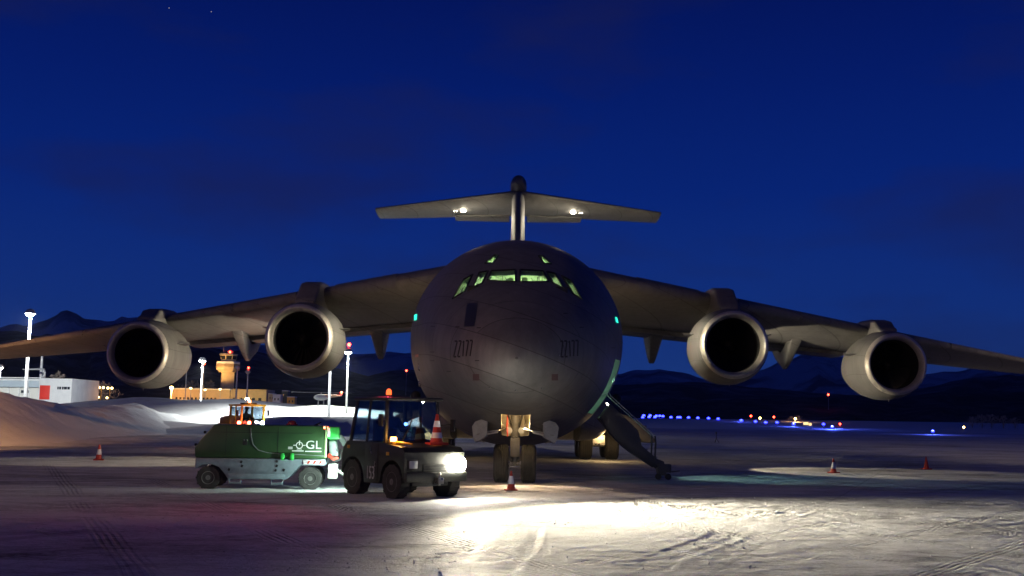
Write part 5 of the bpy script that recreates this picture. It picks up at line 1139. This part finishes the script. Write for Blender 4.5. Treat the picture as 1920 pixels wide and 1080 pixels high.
# ------------------------------------------------------------------ unseen sodium masts added for warm light on bank, ground and fuselage
def flood(loc, h, power, col, aim, label, cone_=110):
    o = thing('floodlight_mast', label, 'light mast', loc)
    MB().cyl((0, 0, 0), (0, 0, h), .3, .18, 12).build('pole', M['galv'], o); MB().box((0, 0, h), (2.2, .5, .2)).build('crossbar', M['galv'], o)
    for k in (-1, 0, 1): MB().box((k * .7, 0, h + .3), (.5, .4, .4)).build('lamp_head', M['sodium'], o, bevel=.05)
    q = Vector(aim) - Vector(loc)
    lamp('SPOT', 'mast_light', (0, 0, h - .1), power, col, o, aim=q, radius=.35, cone=cone_, blend=.7)
flood((-21, 27, 0), 9, 260000, (1, .47, .18), (-36, 64, 0), 'added low orange sodium mast by the left snow bank, outside the view', 50)
flood((-30, -4, 0), 18, 52000, (1, .62, .36), (-3, 36, 3), 'added unseen orange sodium mast behind the photographer on the left', 40)
flood((40, -10, 0), 22, 380000, (1, .74, .50), (47, 100, 0), 'added unseen orange sodium mast behind the photographer on the right', 46)

# ------------------------------------------------------------------ loose snow crumbs on the near apron
rnd = random.Random(5); v, f = [], []
for i in range(5200):
    y = 8.0 + 17 * rnd.random() ** 1.3; x = (rnd.random() - .5) * 1.15 * y + .8
    if noise.noise(Vector((x * .35, y * .35, 2))) + .25 * rnd.random() < .02: continue
    s_ = .004 + .013 * rnd.random() ** 4; c = Vector((x, y, 0)); o = len(v); a0 = rnd.random() * 6
    for k in range(5):
        a = a0 + 2 * math.pi * k / 5; r_ = s_ * (.7 + .6 * rnd.random()); v.append((x + r_ * 1.5 * math.cos(a), y + r_ * math.sin(a), .02))
    v.append((x + rnd.gauss(0, .3) * s_, y, .03 + s_ * (.5 + .5 * rnd.random())))
    f += [(o + k, o + (k + 1) % 5, o + 5) for k in range(5)]
MB().add(v, f).build('snow_crumbs', M['snow'], smooth=False, kind='stuff', label='loose crumbs of snow scattered over the near apron')
# two bright stars
for k, (px, py) in enumerate(((317, 15), (396, 22))):
    p = P(px, py, 20000); MB().ball(p, 9, 8, 6).build('star', M['star'], label=['faint reddish star at upper left', 'faint star at upper left, right of the reddish one'][k], cat='star')

# ------------------------------------------------------------------ thin frosty air
M['haze'] = bpy.data.materials.new('frosty_air'); M['haze'].use_nodes = True
hn, hl = M['haze'].node_tree.nodes, M['haze'].node_tree.links; hn.clear()
ho = hn.new('ShaderNodeOutputMaterial'); pv = hn.new('ShaderNodeVolumePrincipled'); hl.new(pv.outputs[0], ho.inputs['Volume'])
pv.inputs['Color'].default_value = (.92, .95, 1, 1); pv.inputs['Density'].default_value = 0.00003; pv.inputs['Anisotropy'].default_value = 0.3
MB().box((0, 6900, 700), (19000, 14800, 1410)).build('haze', M['haze'], smooth=False, kind='stuff')
